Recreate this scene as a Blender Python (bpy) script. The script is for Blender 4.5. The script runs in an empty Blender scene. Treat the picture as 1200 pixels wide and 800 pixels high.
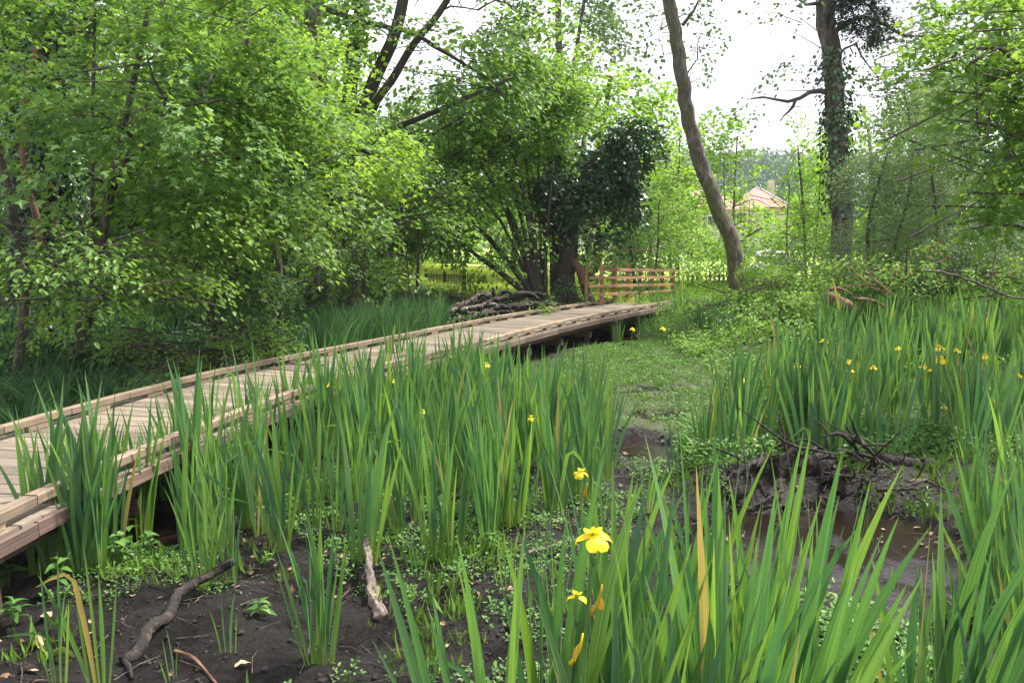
import bpy, math, random
import numpy as np
from mathutils import Vector, Matrix, Euler

C = bpy.context.scene.collection
SC = bpy.context.scene
RG = np.random.default_rng(7)
random.seed(7)

# ------------------------------------------------------------------ camera
CAMZ, FPX, PITCH = 1.75, 924.0, math.atan(115 / 924.0)
cam = bpy.data.cameras.new('camera'); cam.sensor_width = 36; cam.lens = 36 * FPX / 1200
cam.clip_start = 0.05; cam.clip_end = 3000
camo = bpy.data.objects.new('camera', cam); C.objects.link(camo)
camo.location = (0, 0, CAMZ); camo.rotation_euler = (math.pi / 2 - PITCH, 0, 0)
SC.camera = camo

# ------------------------------------------------------------------ sky and sun
SUN_EL, SUN_AZ = 58, 62      # azimuth measured from +Y (into the picture) towards +X
w = bpy.data.worlds.new('World'); SC.world = w; w.use_nodes = True
nt = w.node_tree; nt.nodes.clear()
o_ = nt.nodes.new('ShaderNodeOutputWorld'); bg = nt.nodes.new('ShaderNodeBackground')
sky = nt.nodes.new('ShaderNodeTexSky'); sky.sky_type = 'NISHITA'; sky.sun_disc = False
sky.sun_elevation = math.radians(SUN_EL); sky.sun_rotation = math.radians(SUN_AZ)
sky.dust_density = 3.0; sky.air_density = 1.2
SKYK = 0.135
tc = nt.nodes.new('ShaderNodeTexCoord'); mp = nt.nodes.new('ShaderNodeMapping'); mp.inputs['Scale'].default_value = (1, 1, 2.4)
nz = nt.nodes.new('ShaderNodeTexNoise'); nz.inputs['Scale'].default_value = 2.2; nz.inputs['Detail'].default_value = 6
cr = nt.nodes.new('ShaderNodeValToRGB')
cr.color_ramp.elements[0].position = 0.43; cr.color_ramp.elements[0].color = (2.9, 2.95, 3.25, 1)
cr.color_ramp.elements[1].position = 0.60; cr.color_ramp.elements[1].color = (6.6, 6.6, 6.8, 1)
mx = nt.nodes.new('ShaderNodeMix'); mx.data_type = 'RGBA'; mx.inputs['Factor'].default_value = 0.9
L = nt.links.new
L(tc.outputs['Generated'], mp.inputs['Vector']); L(mp.outputs['Vector'], nz.inputs['Vector'])
L(nz.outputs['Fac'], cr.inputs['Fac']); L(sky.outputs['Color'], mx.inputs['A']); L(cr.outputs['Color'], mx.inputs['B'])
L(mx.outputs['Result'], bg.inputs['Color']); bg.inputs['Strength'].default_value = SKYK
L(bg.outputs['Background'], o_.inputs['Surface'])
sl = bpy.data.lights.new('sun', 'SUN'); sl.energy = 4.6; sl.angle = math.radians(7); sl.color = (1.0, 0.955, 0.87)
so = bpy.data.objects.new('sun', sl); C.objects.link(so)
el, az = math.radians(SUN_EL), math.radians(SUN_AZ)
sdir = Vector((math.sin(az) * math.cos(el), math.cos(az) * math.cos(el), math.sin(el)))
so.rotation_euler = sdir.to_track_quat('Z', 'Y').to_euler(); so.location = (0, 0, 30)
SC.view_settings.view_transform = 'Standard'; SC.view_settings.look = 'None'
SC.view_settings.exposure = 1.32; SC.view_settings.gamma = 1
SC.cycles.max_bounces = 8; SC.cycles.transparent_max_bounces = 8

# ------------------------------------------------------------------ helpers
cp, sp = math.cos(PITCH), math.sin(PITCH)
def ray(px, py):
    u = (px - 600) / FPX; v = (400 - py) / FPX
    return np.array([u, cp + v * sp, -sp + v * cp])
def P(px, py, d):                 # world point seen at a photo position, d metres ahead
    r = ray(px, py); r = r * (d / r[1]); return np.array([r[0], r[1], CAMZ + r[2]])
def G(px, py, z=0.0):             # same, on the level z
    r = ray(px, py); k = (z - CAMZ) / r[2]; return np.array([r[0] * k, r[1] * k, z])
def sstep(a, b, x):
    t = np.clip((x - a) / (b - a), 0, 1); return t * t * (3 - 2 * t)

def vnoise(x, y, seed=0):         # cheap value noise, vectorised
    xi = np.floor(x).astype(np.int64); yi = np.floor(y).astype(np.int64)
    fx = x - xi; fy = y - yi; fx = fx * fx * (3 - 2 * fx); fy = fy * fy * (3 - 2 * fy)
    def h(a, b):
        n = (a * 374761393 + b * 668265263 + seed * 974711) & 0x7fffffff
        n = ((n ^ (n >> 13)) * 1274126177) & 0x7fffffff
        return ((n ^ (n >> 16)) & 0xffff) / 65535.0
    return (h(xi, yi) * (1 - fx) + h(xi + 1, yi) * fx) * (1 - fy) + (h(xi, yi + 1) * (1 - fx) + h(xi + 1, yi + 1) * fx) * fy
def fbm(x, y, sc, oc=4, seed=0):
    s = 0; a = 1; t = 0
    for k in range(oc):
        s = s + a * vnoise(x * sc * 2 ** k + 17.3 * k, y * sc * 2 ** k + 9.1 * k, seed + k); t += a; a *= .5
    return s / t

def new_mesh(name, V, faces, mats, attr=None, uv=None, smooth=False):
    """V (n,3); faces: list of int arrays (m,k); attr: list of per-face floats; uv per loop"""
    me = bpy.data.meshes.new(name)
    V = np.asarray(V, dtype=np.float32)
    me.vertices.add(len(V)); me.vertices.foreach_set('co', V.ravel())
    faces = [np.asarray(f, dtype=np.int32) for f in faces if len(f)]
    loops = np.concatenate([f.ravel() for f in faces])
    sizes = np.concatenate([np.full(len(f), f.shape[1], dtype=np.int32) for f in faces])
    me.loops.add(len(loops)); me.loops.foreach_set('vertex_index', loops)
    me.polygons.add(len(sizes))
    st = np.zeros(len(sizes), dtype=np.int32); st[1:] = np.cumsum(sizes)[:-1]
    me.polygons.foreach_set('loop_start', st)
    me.polygons.foreach_set('use_smooth', np.full(len(sizes), bool(smooth)))
    me.update(calc_edges=True)
    if attr is not None:
        a = me.attributes.new('tint', 'FLOAT', 'FACE'); a.data.foreach_set('value', np.asarray(attr, dtype=np.float32))
    if uv is not None:
        u = me.uv_layers.new(name='UVMap'); u.data.foreach_set('uv', np.asarray(uv, dtype=np.float32).ravel())
    for m in (mats if isinstance(mats, (list, tuple)) else [mats]): me.materials.append(m)
    return me
def link(name, me, parent=None, loc=None, **props):
    o = bpy.data.objects.new(name, me); C.objects.link(o)
    if parent is not None: o.parent = parent
    if loc is not None: o.location = loc
    for k, v in props.items():
        if v is not None: o[k] = v
    return o
def thing(name, label, cat, loc=(0, 0, 0), group=None, rz=0):
    o = link(name, None, None, tuple(float(a) for a in loc), label=label, category=cat, group=group)
    o.rotation_euler.z = rz; o.empty_display_size = .1
    return o
def tag(o, label, cat, group=None):
    o['label'] = label; o['category'] = cat
    if group: o['group'] = group
    return o
def copy_thing(o, loc, rz=0, scale=1.0, label=None, group=None):
    c = o.copy(); C.objects.link(c); c.location = tuple(float(a) for a in loc); c.rotation_euler.z = rz; c.scale = (scale,) * 3
    if label: c['label'] = label
    if group: c['group'] = group
    for ch in list(o.children):
        d = ch.copy(); C.objects.link(d); d.parent = c
    return c

# ------------------------------------------------------------------ materials
def mat(name):
    m = bpy.data.materials.new(name); m.use_nodes = True; n = m.node_tree; n.nodes.clear()
    out = n.nodes.new('ShaderNodeOutputMaterial'); return m, n, out
def nd(n, t, **kw):
    x = n.nodes.new('ShaderNode' + t)
    for k, v in kw.items():
        if k in x.inputs.keys(): x.inputs[k].default_value = v
        else: setattr(x, k, v)
    return x
def ramp(n, stops):
    r = n.nodes.new('ShaderNodeValToRGB'); e = r.color_ramp.elements
    while len(e) < len(stops): e.new(0.5)
    for i, (p, c) in enumerate(stops): e[i].position = p; e[i].color = (*c, 1)
    return r
def tint_node(n):
    a = nd(n, 'Attribute', attribute_name='tint'); oi = nd(n, 'ObjectInfo')
    add = nd(n, 'Math', operation='ADD'); fr = nd(n, 'Math', operation='FRACT')
    n.links.new(a.outputs['Fac'], add.inputs[0]); n.links.new(oi.outputs['Random'], add.inputs[1]); n.links.new(add.outputs[0], fr.inputs[0])
    return fr.outputs[0]
def leaf_mat(name, cols, trans, rough=.5, tr=.35, spec=.35, dead=None):
    m, n, out = mat(name); lk = n.links.new
    t = tint_node(n)
    st = [(i / (len(cols) - 1) * (.94 if dead else 1), c) for i, c in enumerate(cols)]
    if dead: st += [(.975, dead)]
    r = ramp(n, st); lk(t, r.inputs['Fac'])
    p = nd(n, 'BsdfPrincipled', Roughness=rough); p.inputs['Specular IOR Level'].default_value = spec
    lk(r.outputs['Color'], p.inputs['Base Color'])
    hs = nd(n, 'Mix', data_type='RGBA', blend_type='MULTIPLY'); hs.inputs['Factor'].default_value = 1
    lk(r.outputs['Color'], hs.inputs['A']); hs.inputs['B'].default_value = (*trans, 1)
    tl = nd(n, 'BsdfTranslucent'); lk(hs.outputs['Result'], tl.inputs['Color'])
    mx = nd(n, 'MixShader'); mx.inputs[0].default_value = tr
    lk(p.outputs[0], mx.inputs[1]); lk(tl.outputs[0], mx.inputs[2]); lk(mx.outputs[0], out.inputs['Surface'])
    return m
M = {}
M['maple'] = leaf_mat('maple_leaf', [(.065, .15, .038), (.10, .205, .048), (.15, .265, .058), (.08, .175, .055)], (2.6, 2.2, 1.2), tr=.4)
M['hazel'] = leaf_mat('hazel_leaf', [(.07, .155, .036), (.115, .225, .048), (.17, .285, .06)], (2.6, 2.2, 1.1), tr=.42)
M['bright'] = leaf_mat('bright_leaf', [(.11, .24, .03), (.16, .30, .04), (.20, .33, .05)], (2.2, 1.9, 1.0), tr=.45)
M['shade'] = leaf_mat('understorey_leaf', [(.05, .11, .035), (.075, .155, .045), (.11, .195, .055)], (2.2, 2.0, 1.1), tr=.3)
M['ivy'] = leaf_mat('ivy_leaf', [(.028, .065, .024), (.045, .10, .034), (.08, .15, .05)], (1.3, 1.3, 1.0), rough=.35, tr=.1, spec=.5)
M['willow'] = leaf_mat('willow_leaf', [(.075, .13, .06), (.12, .19, .085), (.19, .26, .12)], (1.6, 1.6, 1.0), tr=.3)
M['poplar'] = leaf_mat('poplar_leaf', [(.06, .11, .04), (.09, .15, .055), (.12, .19, .07)], (1.6, 1.6, 1.0), tr=.3)
M['herb'] = leaf_mat('herb_leaf', [(.05, .13, .03), (.085, .19, .04), (.14, .26, .055)], (1.8, 1.8, 1.0), tr=.3)
M['grass'] = leaf_mat('grass_blade', [(.10, .19, .03), (.15, .26, .04), (.22, .33, .07)], (1.8, 1.8, 1.0), tr=.3)
M['meadow'] = leaf_mat('meadow_blade', [(.26, .36, .06), (.36, .46, .09), (.46, .50, .14)], (1.6, 1.6, 1.0), tr=.35)
M['sedge'] = leaf_mat('sedge_blade', [(.035, .09, .04), (.055, .13, .05), (.095, .185, .07)], (1.8, 1.9, 1.1), tr=.3)
M['bramble'] = leaf_mat('bramble_leaf', [(.09, .18, .04), (.14, .25, .05), (.20, .33, .07)], (1.8, 1.8, 1.0), rough=.6, spec=.2, tr=.3, dead=(.20, .13, .06))
M['farleaf'] = leaf_mat('hillside_leaf', [(.05, .11, .06), (.08, .15, .07), (.11, .19, .07)], (1.2, 1.2, 1.0), tr=.2)

def iris_mat():
    m, n, out = mat('iris_leaf'); lk = n.links.new
    uv = nd(n, 'UVMap'); sx = nd(n, 'SeparateXYZ'); lk(uv.outputs['UV'], sx.inputs[0])
    t = tint_node(n)
    r = ramp(n, [(0, (.040, .115, .062)), (.3, (.068, .165, .066)), (.55, (.098, .21, .062)), (.8, (.15, .265, .058)), (.982, (.06, .14, .08)), (.993, (.34, .27, .11))]); lk(t, r.inputs['Fac'])
    mp = nd(n, 'Mapping'); mp.inputs['Scale'].default_value = (16, .8, 1); lk(uv.outputs['UV'], mp.inputs['Vector'])
    off = nd(n, 'CombineXYZ'); lk(t, off.inputs[2]); ad = nd(n, 'VectorMath', operation='ADD'); lk(mp.outputs[0], ad.inputs[0])
    s10 = nd(n, 'VectorMath', operation='SCALE'); s10.inputs['Scale'].default_value = 30; lk(off.outputs[0], s10.inputs[0]); lk(s10.outputs[0], ad.inputs[1])
    no = nd(n, 'TexNoise', Scale=1.0, Detail=3.0); lk(ad.outputs[0], no.inputs['Vector'])
    mr = nd(n, 'MapRange'); mr.inputs['From Min'].default_value = .35; mr.inputs['From Max'].default_value = .65
    mr.inputs['To Min'].default_value = .68; mr.inputs['To Max'].default_value = 1.3; lk(no.outputs['Fac'], mr.inputs['Value'])
    mu = nd(n, 'VectorMath', operation='SCALE'); lk(r.outputs['Color'], mu.inputs[0]); lk(mr.outputs[0], mu.inputs['Scale'])
    # pale yellowish sheath at the foot, dry tips on some leaves
    rb = ramp(n, [(0, (1, 1, 1)), (.10, (.75, .75, .75)), (.30, (0, 0, 0))]); lk(sx.outputs['Y'], rb.inputs['Fac'])
    mb = nd(n, 'Mix', data_type='RGBA'); mb.inputs['B'].default_value = (.17, .25, .045, 1)
    k6 = nd(n, 'Math', operation='MULTIPLY'); k6.inputs[1].default_value = .75; lk(rb.outputs['Color'], k6.inputs[0])
    lk(k6.outputs[0], mb.inputs['Factor']); lk(mu.outputs[0], mb.inputs['A'])
    n2 = nd(n, 'TexNoise', Scale=.6, Detail=2.0); lk(ad.outputs[0], n2.inputs['Vector'])
    tip = nd(n, 'Math', operation='MULTIPLY_ADD'); lk(n2.outputs['Fac'], tip.inputs[0]); tip.inputs[1].default_value = .5; lk(sx.outputs['Y'], tip.inputs[2])
    rt = ramp(n, [(0, (0, 0, 0)), (1.0, (0, 0, 0))]); rt.color_ramp.elements[0].position = .93; rt.color_ramp.elements[1].position = 1.0
    rt.color_ramp.elements[1].color = (1, 1, 1, 1)
    sb = nd(n, 'Math', operation='SUBTRACT'); lk(tip.outputs[0], sb.inputs[0]); sb.inputs[1].default_value = .33; lk(sb.outputs[0], rt.inputs['Fac'])
    mt = nd(n, 'Mix', data_type='RGBA'); mt.inputs['B'].default_value = (.30, .27, .12, 1); lk(rt.outputs['Color'], mt.inputs['Factor']); lk(mb.outputs['Result'], mt.inputs['A'])
    p = nd(n, 'BsdfPrincipled', Roughness=.38); p.inputs['Specular IOR Level'].default_value = .55
    lk(mt.outputs['Result'], p.inputs['Base Color'])
    bu = nd(n, 'Bump', Strength=.35, Distance=.002); lk(no.outputs['Fac'], bu.inputs['Height']); lk(bu.outputs[0], p.inputs['Normal'])
    ml = nd(n, 'Mix', data_type='RGBA', blend_type='MULTIPLY'); ml.inputs['Factor'].default_value = 1; ml.inputs['B'].default_value = (2.0, 1.95, .8, 1)
    lk(mt.outputs['Result'], ml.inputs['A'])
    tl = nd(n, 'BsdfTranslucent'); lk(ml.outputs['Result'], tl.inputs['Color'])
    ms = nd(n, 'MixShader'); ms.inputs[0].default_value = .32; lk(p.outputs[0], ms.inputs[1]); lk(tl.outputs[0], ms.inputs[2]); lk(ms.outputs[0], out.inputs['Surface'])
    return m
M['iris'] = iris_mat()

def bark_mat(name, a, b, c=None, sc=6.0, zs=.25, bump=.02, moss=0.0):
    m, n, out = mat(name); lk = n.links.new
    tc = nd(n, 'TexCoord'); mp = nd(n, 'Mapping'); mp.inputs['Scale'].default_value = (1, 1, zs); lk(tc.outputs['Object'], mp.inputs[0])
    no = nd(n, 'TexNoise', Scale=sc, Detail=6.0, Roughness=.65); lk(mp.outputs[0], no.inputs['Vector'])
    vo = nd(n, 'TexVoronoi', Scale=sc * 1.6); lk(mp.outputs[0], vo.inputs['Vector'])
    mm = nd(n, 'Math', operation='MULTIPLY_ADD'); mm.inputs[1].default_value = .35; lk(vo.outputs['Distance'], mm.inputs[0]); lk(no.outputs['Fac'], mm.inputs[2])
    r = ramp(n, [(.35, a), (.75, b)] + ([(.92, c)] if c else [])); lk(mm.outputs[0], r.inputs['Fac'])
    col = r.outputs['Color']
    if moss:
        n3 = nd(n, 'TexNoise', Scale=1.5, Detail=5.0); lk(tc.outputs['Object'], n3.inputs['Vector'])
        rm = ramp(n, [(.5, (0, 0, 0)), (.62, (moss, moss, moss))]); lk(n3.outputs['Fac'], rm.inputs['Fac'])
        mi = nd(n, 'Mix', data_type='RGBA'); mi.inputs['B'].default_value = (.09, .11, .02, 1); lk(rm.outputs['Color'], mi.inputs['Factor']); lk(col, mi.inputs['A']); col = mi.outputs['Result']
    p = nd(n, 'BsdfPrincipled', Roughness=.85); lk(col, p.inputs['Base Color'])
    bu = nd(n, 'Bump', Strength=.9, Distance=bump); lk(mm.outputs[0], bu.inputs['Height']); lk(bu.outputs[0], p.inputs['Normal'])
    lk(p.outputs[0], out.inputs['Surface']); return m
M['bark'] = bark_mat('grey_brown_bark', (.020, .016, .014), (.10, .078, .066), (.22, .18, .15), sc=9, zs=.2, bump=.05)
M['barklean'] = bark_mat('poplar_bark', (.025, .019, .016), (.10, .078, .066), (.24, .21, .19), sc=9, zs=.35, bump=.06, moss=.5)
M['barkdark'] = bark_mat('dark_bark', (.015, .012, .010), (.06, .045, .035))
M['barkred'] = bark_mat('reddish_bark', (.05, .025, .015), (.16, .08, .05))
M['rot'] = bark_mat('wet_rotten_wood', (.004, .003, .003), (.024, .017, .014), (.085, .06, .05), sc=22, zs=.5, bump=.03)
M['paledead'] = bark_mat('bleached_dead_wood', (.05, .036, .03), (.17, .13, .11), (.34, .29, .26), sc=16, zs=.4, bump=.03)
M['orangewood'] = bark_mat('raw_orange_wood', (.03, .016, .010), (.17, .085, .05), (.30, .19, .12), sc=14, zs=.3, bump=.03)

def wood_mat(name, cols, dirt=.5, mosscol=None):
    m, n, out = mat(name); lk = n.links.new
    uv = nd(n, 'UVMap'); oi = nd(n, 'ObjectInfo')
    mp = nd(n, 'Mapping'); mp.inputs['Scale'].default_value = (1.8, 70, 1); lk(uv.outputs['UV'], mp.inputs[0])
    ofs = nd(n, 'CombineXYZ'); ml = nd(n, 'Math', operation='MULTIPLY'); ml.inputs[1].default_value = 91; lk(oi.outputs['Random'], ml.inputs[0])
    lk(ml.outputs[0], ofs.inputs[2]); lk(ml.outputs[0], ofs.inputs[0])
    ad = nd(n, 'VectorMath', operation='ADD'); lk(mp.outputs[0], ad.inputs[0]); lk(ofs.outputs[0], ad.inputs[1])
    no = nd(n, 'TexNoise', Scale=1.0, Detail=5.0, Roughness=.6); no.inputs['Distortion'].default_value = .5; lk(ad.outputs[0], no.inputs['Vector'])
    r = ramp(n, [(.3, cols[0]), (.5, cols[1]), (.72, cols[2])]); lk(no.outputs['Fac'], r.inputs['Fac'])
    mr = nd(n, 'MapRange'); mr.inputs['To Min'].default_value = .62; mr.inputs['To Max'].default_value = 1.18; lk(oi.outputs['Random'], mr.inputs['Value'])
    sc = nd(n, 'VectorMath', operation='SCALE'); lk(r.outputs['Color'], sc.inputs[0]); lk(mr.outputs[0], sc.inputs['Scale'])
    tc = nd(n, 'TexCoord'); n2 = nd(n, 'TexNoise', Scale=2.6, Detail=6.0, Roughness=.7); lk(tc.outputs['Object'], n2.inputs['Vector'])
    rd = ramp(n, [(.50, (0, 0, 0)), (.72, (dirt, dirt, dirt))]); lk(n2.outputs['Fac'], rd.inputs['Fac'])
    mi = nd(n, 'Mix', data_type='RGBA'); mi.inputs['B'].default_value = (*(mosscol or (.10, .075, .06)), 1); lk(rd.outputs['Color'], mi.inputs['Factor']); lk(sc.outputs[0], mi.inputs['A'])
    p = nd(n, 'BsdfPrincipled', Roughness=.75); lk(mi.outputs['Result'], p.inputs['Base Color'])
    bu = nd(n, 'Bump', Strength=.6, Distance=.004); lk(no.outputs['Fac'], bu.inputs['Height']); lk(bu.outputs[0], p.inputs['Normal'])
    lk(p.outputs[0], out.inputs['Surface']); return m
M['deck'] = wood_mat('weathered_deck_wood', [(.10, .078, .056), (.20, .16, .122), (.275, .228, .18)], .7)
M['kerb'] = wood_mat('pale_kerb_timber', [(.14, .095, .065), (.245, .18, .125), (.31, .24, .175)], .7)
M['beam'] = wood_mat('brown_beam_timber', [(.035, .022, .017), (.09, .055, .04), (.16, .10, .075)], .7, (.05, .045, .03))
M['fascia'] = wood_mat('pinkish_fascia_board', [(.06, .038, .030), (.14, .09, .07), (.22, .15, .12)], .8)
M['fence'] = wood_mat('reddish_fence_timber', [(.18, .085, .045), (.32, .165, .085), (.40, .235, .135)], .15)

def simple_mat(name, col, rough=.6, metal=0, nscale=8, var=.3, bump=0.0, bscale=40):
    m, n, out = mat(name); lk = n.links.new
    tc = nd(n, 'TexCoord'); no = nd(n, 'TexNoise', Scale=nscale, Detail=5.0); lk(tc.outputs['Object'], no.inputs['Vector'])
    r = ramp(n, [(.3, tuple(c * (1 - var) for c in col)), (.7, tuple(min(1, c * (1 + var)) for c in col))]); lk(no.outputs['Fac'], r.inputs['Fac'])
    p = nd(n, 'BsdfPrincipled', Roughness=rough, Metallic=metal); lk(r.outputs['Color'], p.inputs['Base Color'])
    if bump:
        n2 = nd(n, 'TexNoise', Scale=bscale, Detail=4.0); lk(tc.outputs['Object'], n2.inputs['Vector'])
        bu = nd(n, 'Bump', Strength=.7, Distance=bump); lk(n2.outputs['Fac'], bu.inputs['Height']); lk(bu.outputs[0], p.inputs['Normal'])
    lk(p.outputs[0], out.inputs['Surface']); return m
M['petal'] = leaf_mat('yellow_petal', [(.82, .64, .01), (.86, .70, .015), (.88, .74, .03)], (1, 1, .6), tr=.25)
M['brownpetal'] = leaf_mat('withered_petal', [(.28, .15, .03), (.42, .26, .04), (.55, .36, .04)], (1, 1, .6), tr=.2)
M['stem'] = simple_mat('green_stem', (.09, .18, .04), .5)
M['deadleaf'] = simple_mat('dead_leaf', (.38, .25, .16), .7, nscale=25, var=.35)
M['dryyellow'] = simple_mat('yellowed_leaf', (.42, .42, .14), .6, nscale=15)
M['roof'] = simple_mat('pink_roof_tile', (.40, .21, .19), .8, nscale=3, var=.15)
M['render_wall'] = simple_mat('pale_house_wall', (.42, .39, .37), .85, nscale=1, var=.1)
M['glass'] = simple_mat('dark_window_glass', (.05, .06, .07), .15)
M['frame'] = simple_mat('white_window_frame', (.75, .75, .74), .5)
M['wire'] = simple_mat('dark_fence_metal', (.03, .035, .035), .5, metal=.4)
M['rock'] = simple_mat('pale_rubble', (.34, .33, .33), .9, nscale=6, bump=.02, bscale=10)
M['oldpaling'] = simple_mat('old_grey_paling', (.07, .06, .05), .85, nscale=10)

# mud / ground
def ground_mat():
    m, n, out = mat('marsh_ground'); lk = n.links.new
    ge = nd(n, 'NewGeometry'); sx = nd(n, 'SeparateXYZ'); lk(ge.outputs['Position'], sx.inputs[0])
    n1 = nd(n, 'TexNoise', Scale=3.2, Detail=8.0, Roughness=.65); lk(ge.outputs['Position'], n1.inputs['Vector'])
    n2 = nd(n, 'TexNoise', Scale=28.0, Detail=8.0, Roughness=.75); lk(ge.outputs['Position'], n2.inputs['Vector'])
    mud = ramp(n, [(.34, (.003, .002, .002)), (.54, (.009, .006, .006)), (.72, (.032, .024, .024))]); lk(n2.outputs['Fac'], mud.inputs['Fac'])
    gr = ramp(n, [(.35, (.03, .035, .015)), (.7, (.09, .12, .035))]); lk(n2.outputs['Fac'], gr.inputs['Fac'])
    me_ = nd(n, 'MapRange'); me_.inputs['From Min'].default_value = 17.5; me_.inputs['From Max'].default_value = 20; lk(sx.outputs['Y'], me_.inputs['Value'])
    gm_ = nd(n, 'Mix', data_type='RGBA'); gm_.inputs['B'].default_value = (.30, .38, .08, 1); lk(me_.outputs[0], gm_.inputs['Factor']); lk(gr.outputs['Color'], gm_.inputs['A'])
    at = nd(n, 'Attribute', attribute_name='green')
    ma = nd(n, 'Math', operation='MULTIPLY_ADD'); lk(n1.outputs['Fac'], ma.inputs[0]); ma.inputs[1].default_value = 1.2
    sub = nd(n, 'Math', operation='SUBTRACT'); lk(at.outputs['Fac'], sub.inputs[0]); sub.inputs[1].default_value = .6; lk(sub.outputs[0], ma.inputs[2])
    rm = ramp(n, [(.42, (0, 0, 0)), (.62, (1, 1, 1))]); lk(ma.outputs[0], rm.inputs['Fac'])
    mi = nd(n, 'Mix', data_type='RGBA'); lk(rm.outputs['Color'], mi.inputs['Factor']); lk(mud.outputs['Color'], mi.inputs['A']); lk(gm_.outputs['Result'], mi.inputs['B'])
    # wet mud lies low: glossier near the waterline
    wet = nd(n, 'MapRange'); wet.inputs['From Min'].default_value = -.02; wet.inputs['From Max'].default_value = .06
    wet.inputs['To Min'].default_value = .30; wet.inputs['To Max'].default_value = .8; lk(sx.outputs['Z'], wet.inputs['Value'])
    p = nd(n, 'BsdfPrincipled'); p.inputs['Specular IOR Level'].default_value = .35; lk(mi.outputs['Result'], p.inputs['Base Color']); wr_ = nd(n, 'MapRange'); wr_.inputs['From Min'].default_value = .45; wr_.inputs['From Max'].default_value = .6; wr_.inputs['To Min'].default_value = -.32; wr_.inputs['To Max'].default_value = .1; lk(n1.outputs['Fac'], wr_.inputs['Value'])
    wa = nd(n, 'Math', operation='ADD', use_clamp=True); lk(wet.outputs[0], wa.inputs[0]); lk(wr_.outputs[0], wa.inputs[1]); lk(wa.outputs[0], p.inputs['Roughness'])
    n3 = nd(n, 'TexVoronoi', Scale=55.0); lk(ge.outputs['Position'], n3.inputs['Vector'])
    hm = nd(n, 'Math', operation='MULTIPLY_ADD'); hm.inputs[1].default_value = .35; lk(n3.outputs['Distance'], hm.inputs[0]); lk(n2.outputs['Fac'], hm.inputs[2])
    bu = nd(n, 'Bump', Strength=1.0, Distance=.035); lk(hm.outputs[0], bu.inputs['Height'])
    lk(bu.outputs[0], p.inputs['Normal']); lk(p.outputs[0], out.inputs['Surface']); return m
M['ground'] = ground_mat()
def water_mat():
    m, n, out = mat('peaty_water'); lk = n.links.new
    ge = nd(n, 'NewGeometry')
    n1 = nd(n, 'TexNoise', Scale=3.0, Detail=6.0, Roughness=.7); lk(ge.outputs['Position'], n1.inputs['Vector'])
    n2 = nd(n, 'TexNoise', Scale=60.0, Detail=6.0, Roughness=.8); lk(ge.outputs['Position'], n2.inputs['Vector'])
    sy = nd(n, 'SeparateXYZ'); lk(ge.outputs['Position'], sy.inputs[0])
    my = nd(n, 'MapRange'); my.inputs['From Min'].default_value = 4.0; my.inputs['From Max'].default_value = 5.0; my.inputs['To Min'].default_value = .08; my.inputs['To Max'].default_value = -.14; lk(sy.outputs['Y'], my.inputs['Value'])
    sa = nd(n, 'Math', operation='ADD'); lk(n1.outputs['Fac'], sa.inputs[0]); lk(my.outputs[0], sa.inputs[1])
    scum = ramp(n, [(.50, (0, 0, 0)), (.60, (1, 1, 1))]); lk(sa.outputs[0], scum.inputs['Fac'])
    c = nd(n, 'Mix', data_type='RGBA'); c.inputs['A'].default_value = (.012, .007, .005, 1); c.inputs['B'].default_value = (.055, .047, .060, 1)
    r2 = ramp(n, [(.35, (.25, .25, .25)), (.65, (1, 1, 1))]); lk(n2.outputs['Fac'], r2.inputs['Fac'])
    mm = nd(n, 'Math', operation='MULTIPLY'); lk(scum.outputs['Color'], mm.inputs[0]); lk(r2.outputs['Color'], mm.inputs[1]); lk(mm.outputs[0], c.inputs['Factor'])
    ro = nd(n, 'MapRange'); ro.inputs['To Min'].default_value = .05; ro.inputs['To Max'].default_value = .22; lk(scum.outputs['Color'], ro.inputs['Value'])
    p = nd(n, 'BsdfPrincipled'); lk(c.outputs['Result'], p.inputs['Base Color']); lk(ro.outputs[0], p.inputs['Roughness']); p.inputs['IOR'].default_value = 1.33
    bu = nd(n, 'Bump', Strength=.25, Distance=.004); lk(n2.outputs['Fac'], bu.inputs['Height']); lk(bu.outputs[0], p.inputs['Normal'])
    lk(p.outputs[0], out.inputs['Surface']); return m
M['water'] = water_mat()

# ------------------------------------------------------------------ boardwalk line
NEAR = np.array([(-2.42, .6), (-2.36, 2.2), (-2.30, 3.55), (-2.12, 4.9), (-1.56, 7.2), (-.60, 9.3), (.50, 11.7), (1.48, 13.6), (3.30, 16.6), (4.0, 17.5)])
def catmull(pts, step=.02):
    pts = np.asarray(pts, float); out = []
    q = np.vstack([2 * pts[0] - pts[1], pts, 2 * pts[-1] - pts[-2]])
    for i in range(1, len(q) - 2):
        t = np.linspace(0, 1, 60, endpoint=False)[:, None]
        a, b, c, d = q[i - 1], q[i], q[i + 1], q[i + 2]
        out.append(.5 * (2 * b + (c - a) * t + (2 * a - 5 * b + 4 * c - d) * t ** 2 + (3 * b - a - 3 * c + d) * t ** 3))
    out.append(pts[-1:]); o = np.vstack(out)
    s = np.concatenate([[0], np.cumsum(np.linalg.norm(np.diff(o, axis=0), axis=1))])
    n = int(s[-1] / step); ss = np.linspace(0, s[-1], n)
    return np.stack([np.interp(ss, s, o[:, k]) for k in range(o.shape[1])], 1), ss
LINE, LS = catmull(NEAR); LEN = LS[-1]; WID = 1.36; DZ = .45
TG = np.gradient(LINE, axis=0); TG /= np.linalg.norm(TG, axis=1)[:, None]
NL = np.stack([-TG[:, 1], TG[:, 0]], 1)                 # towards the left side
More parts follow.
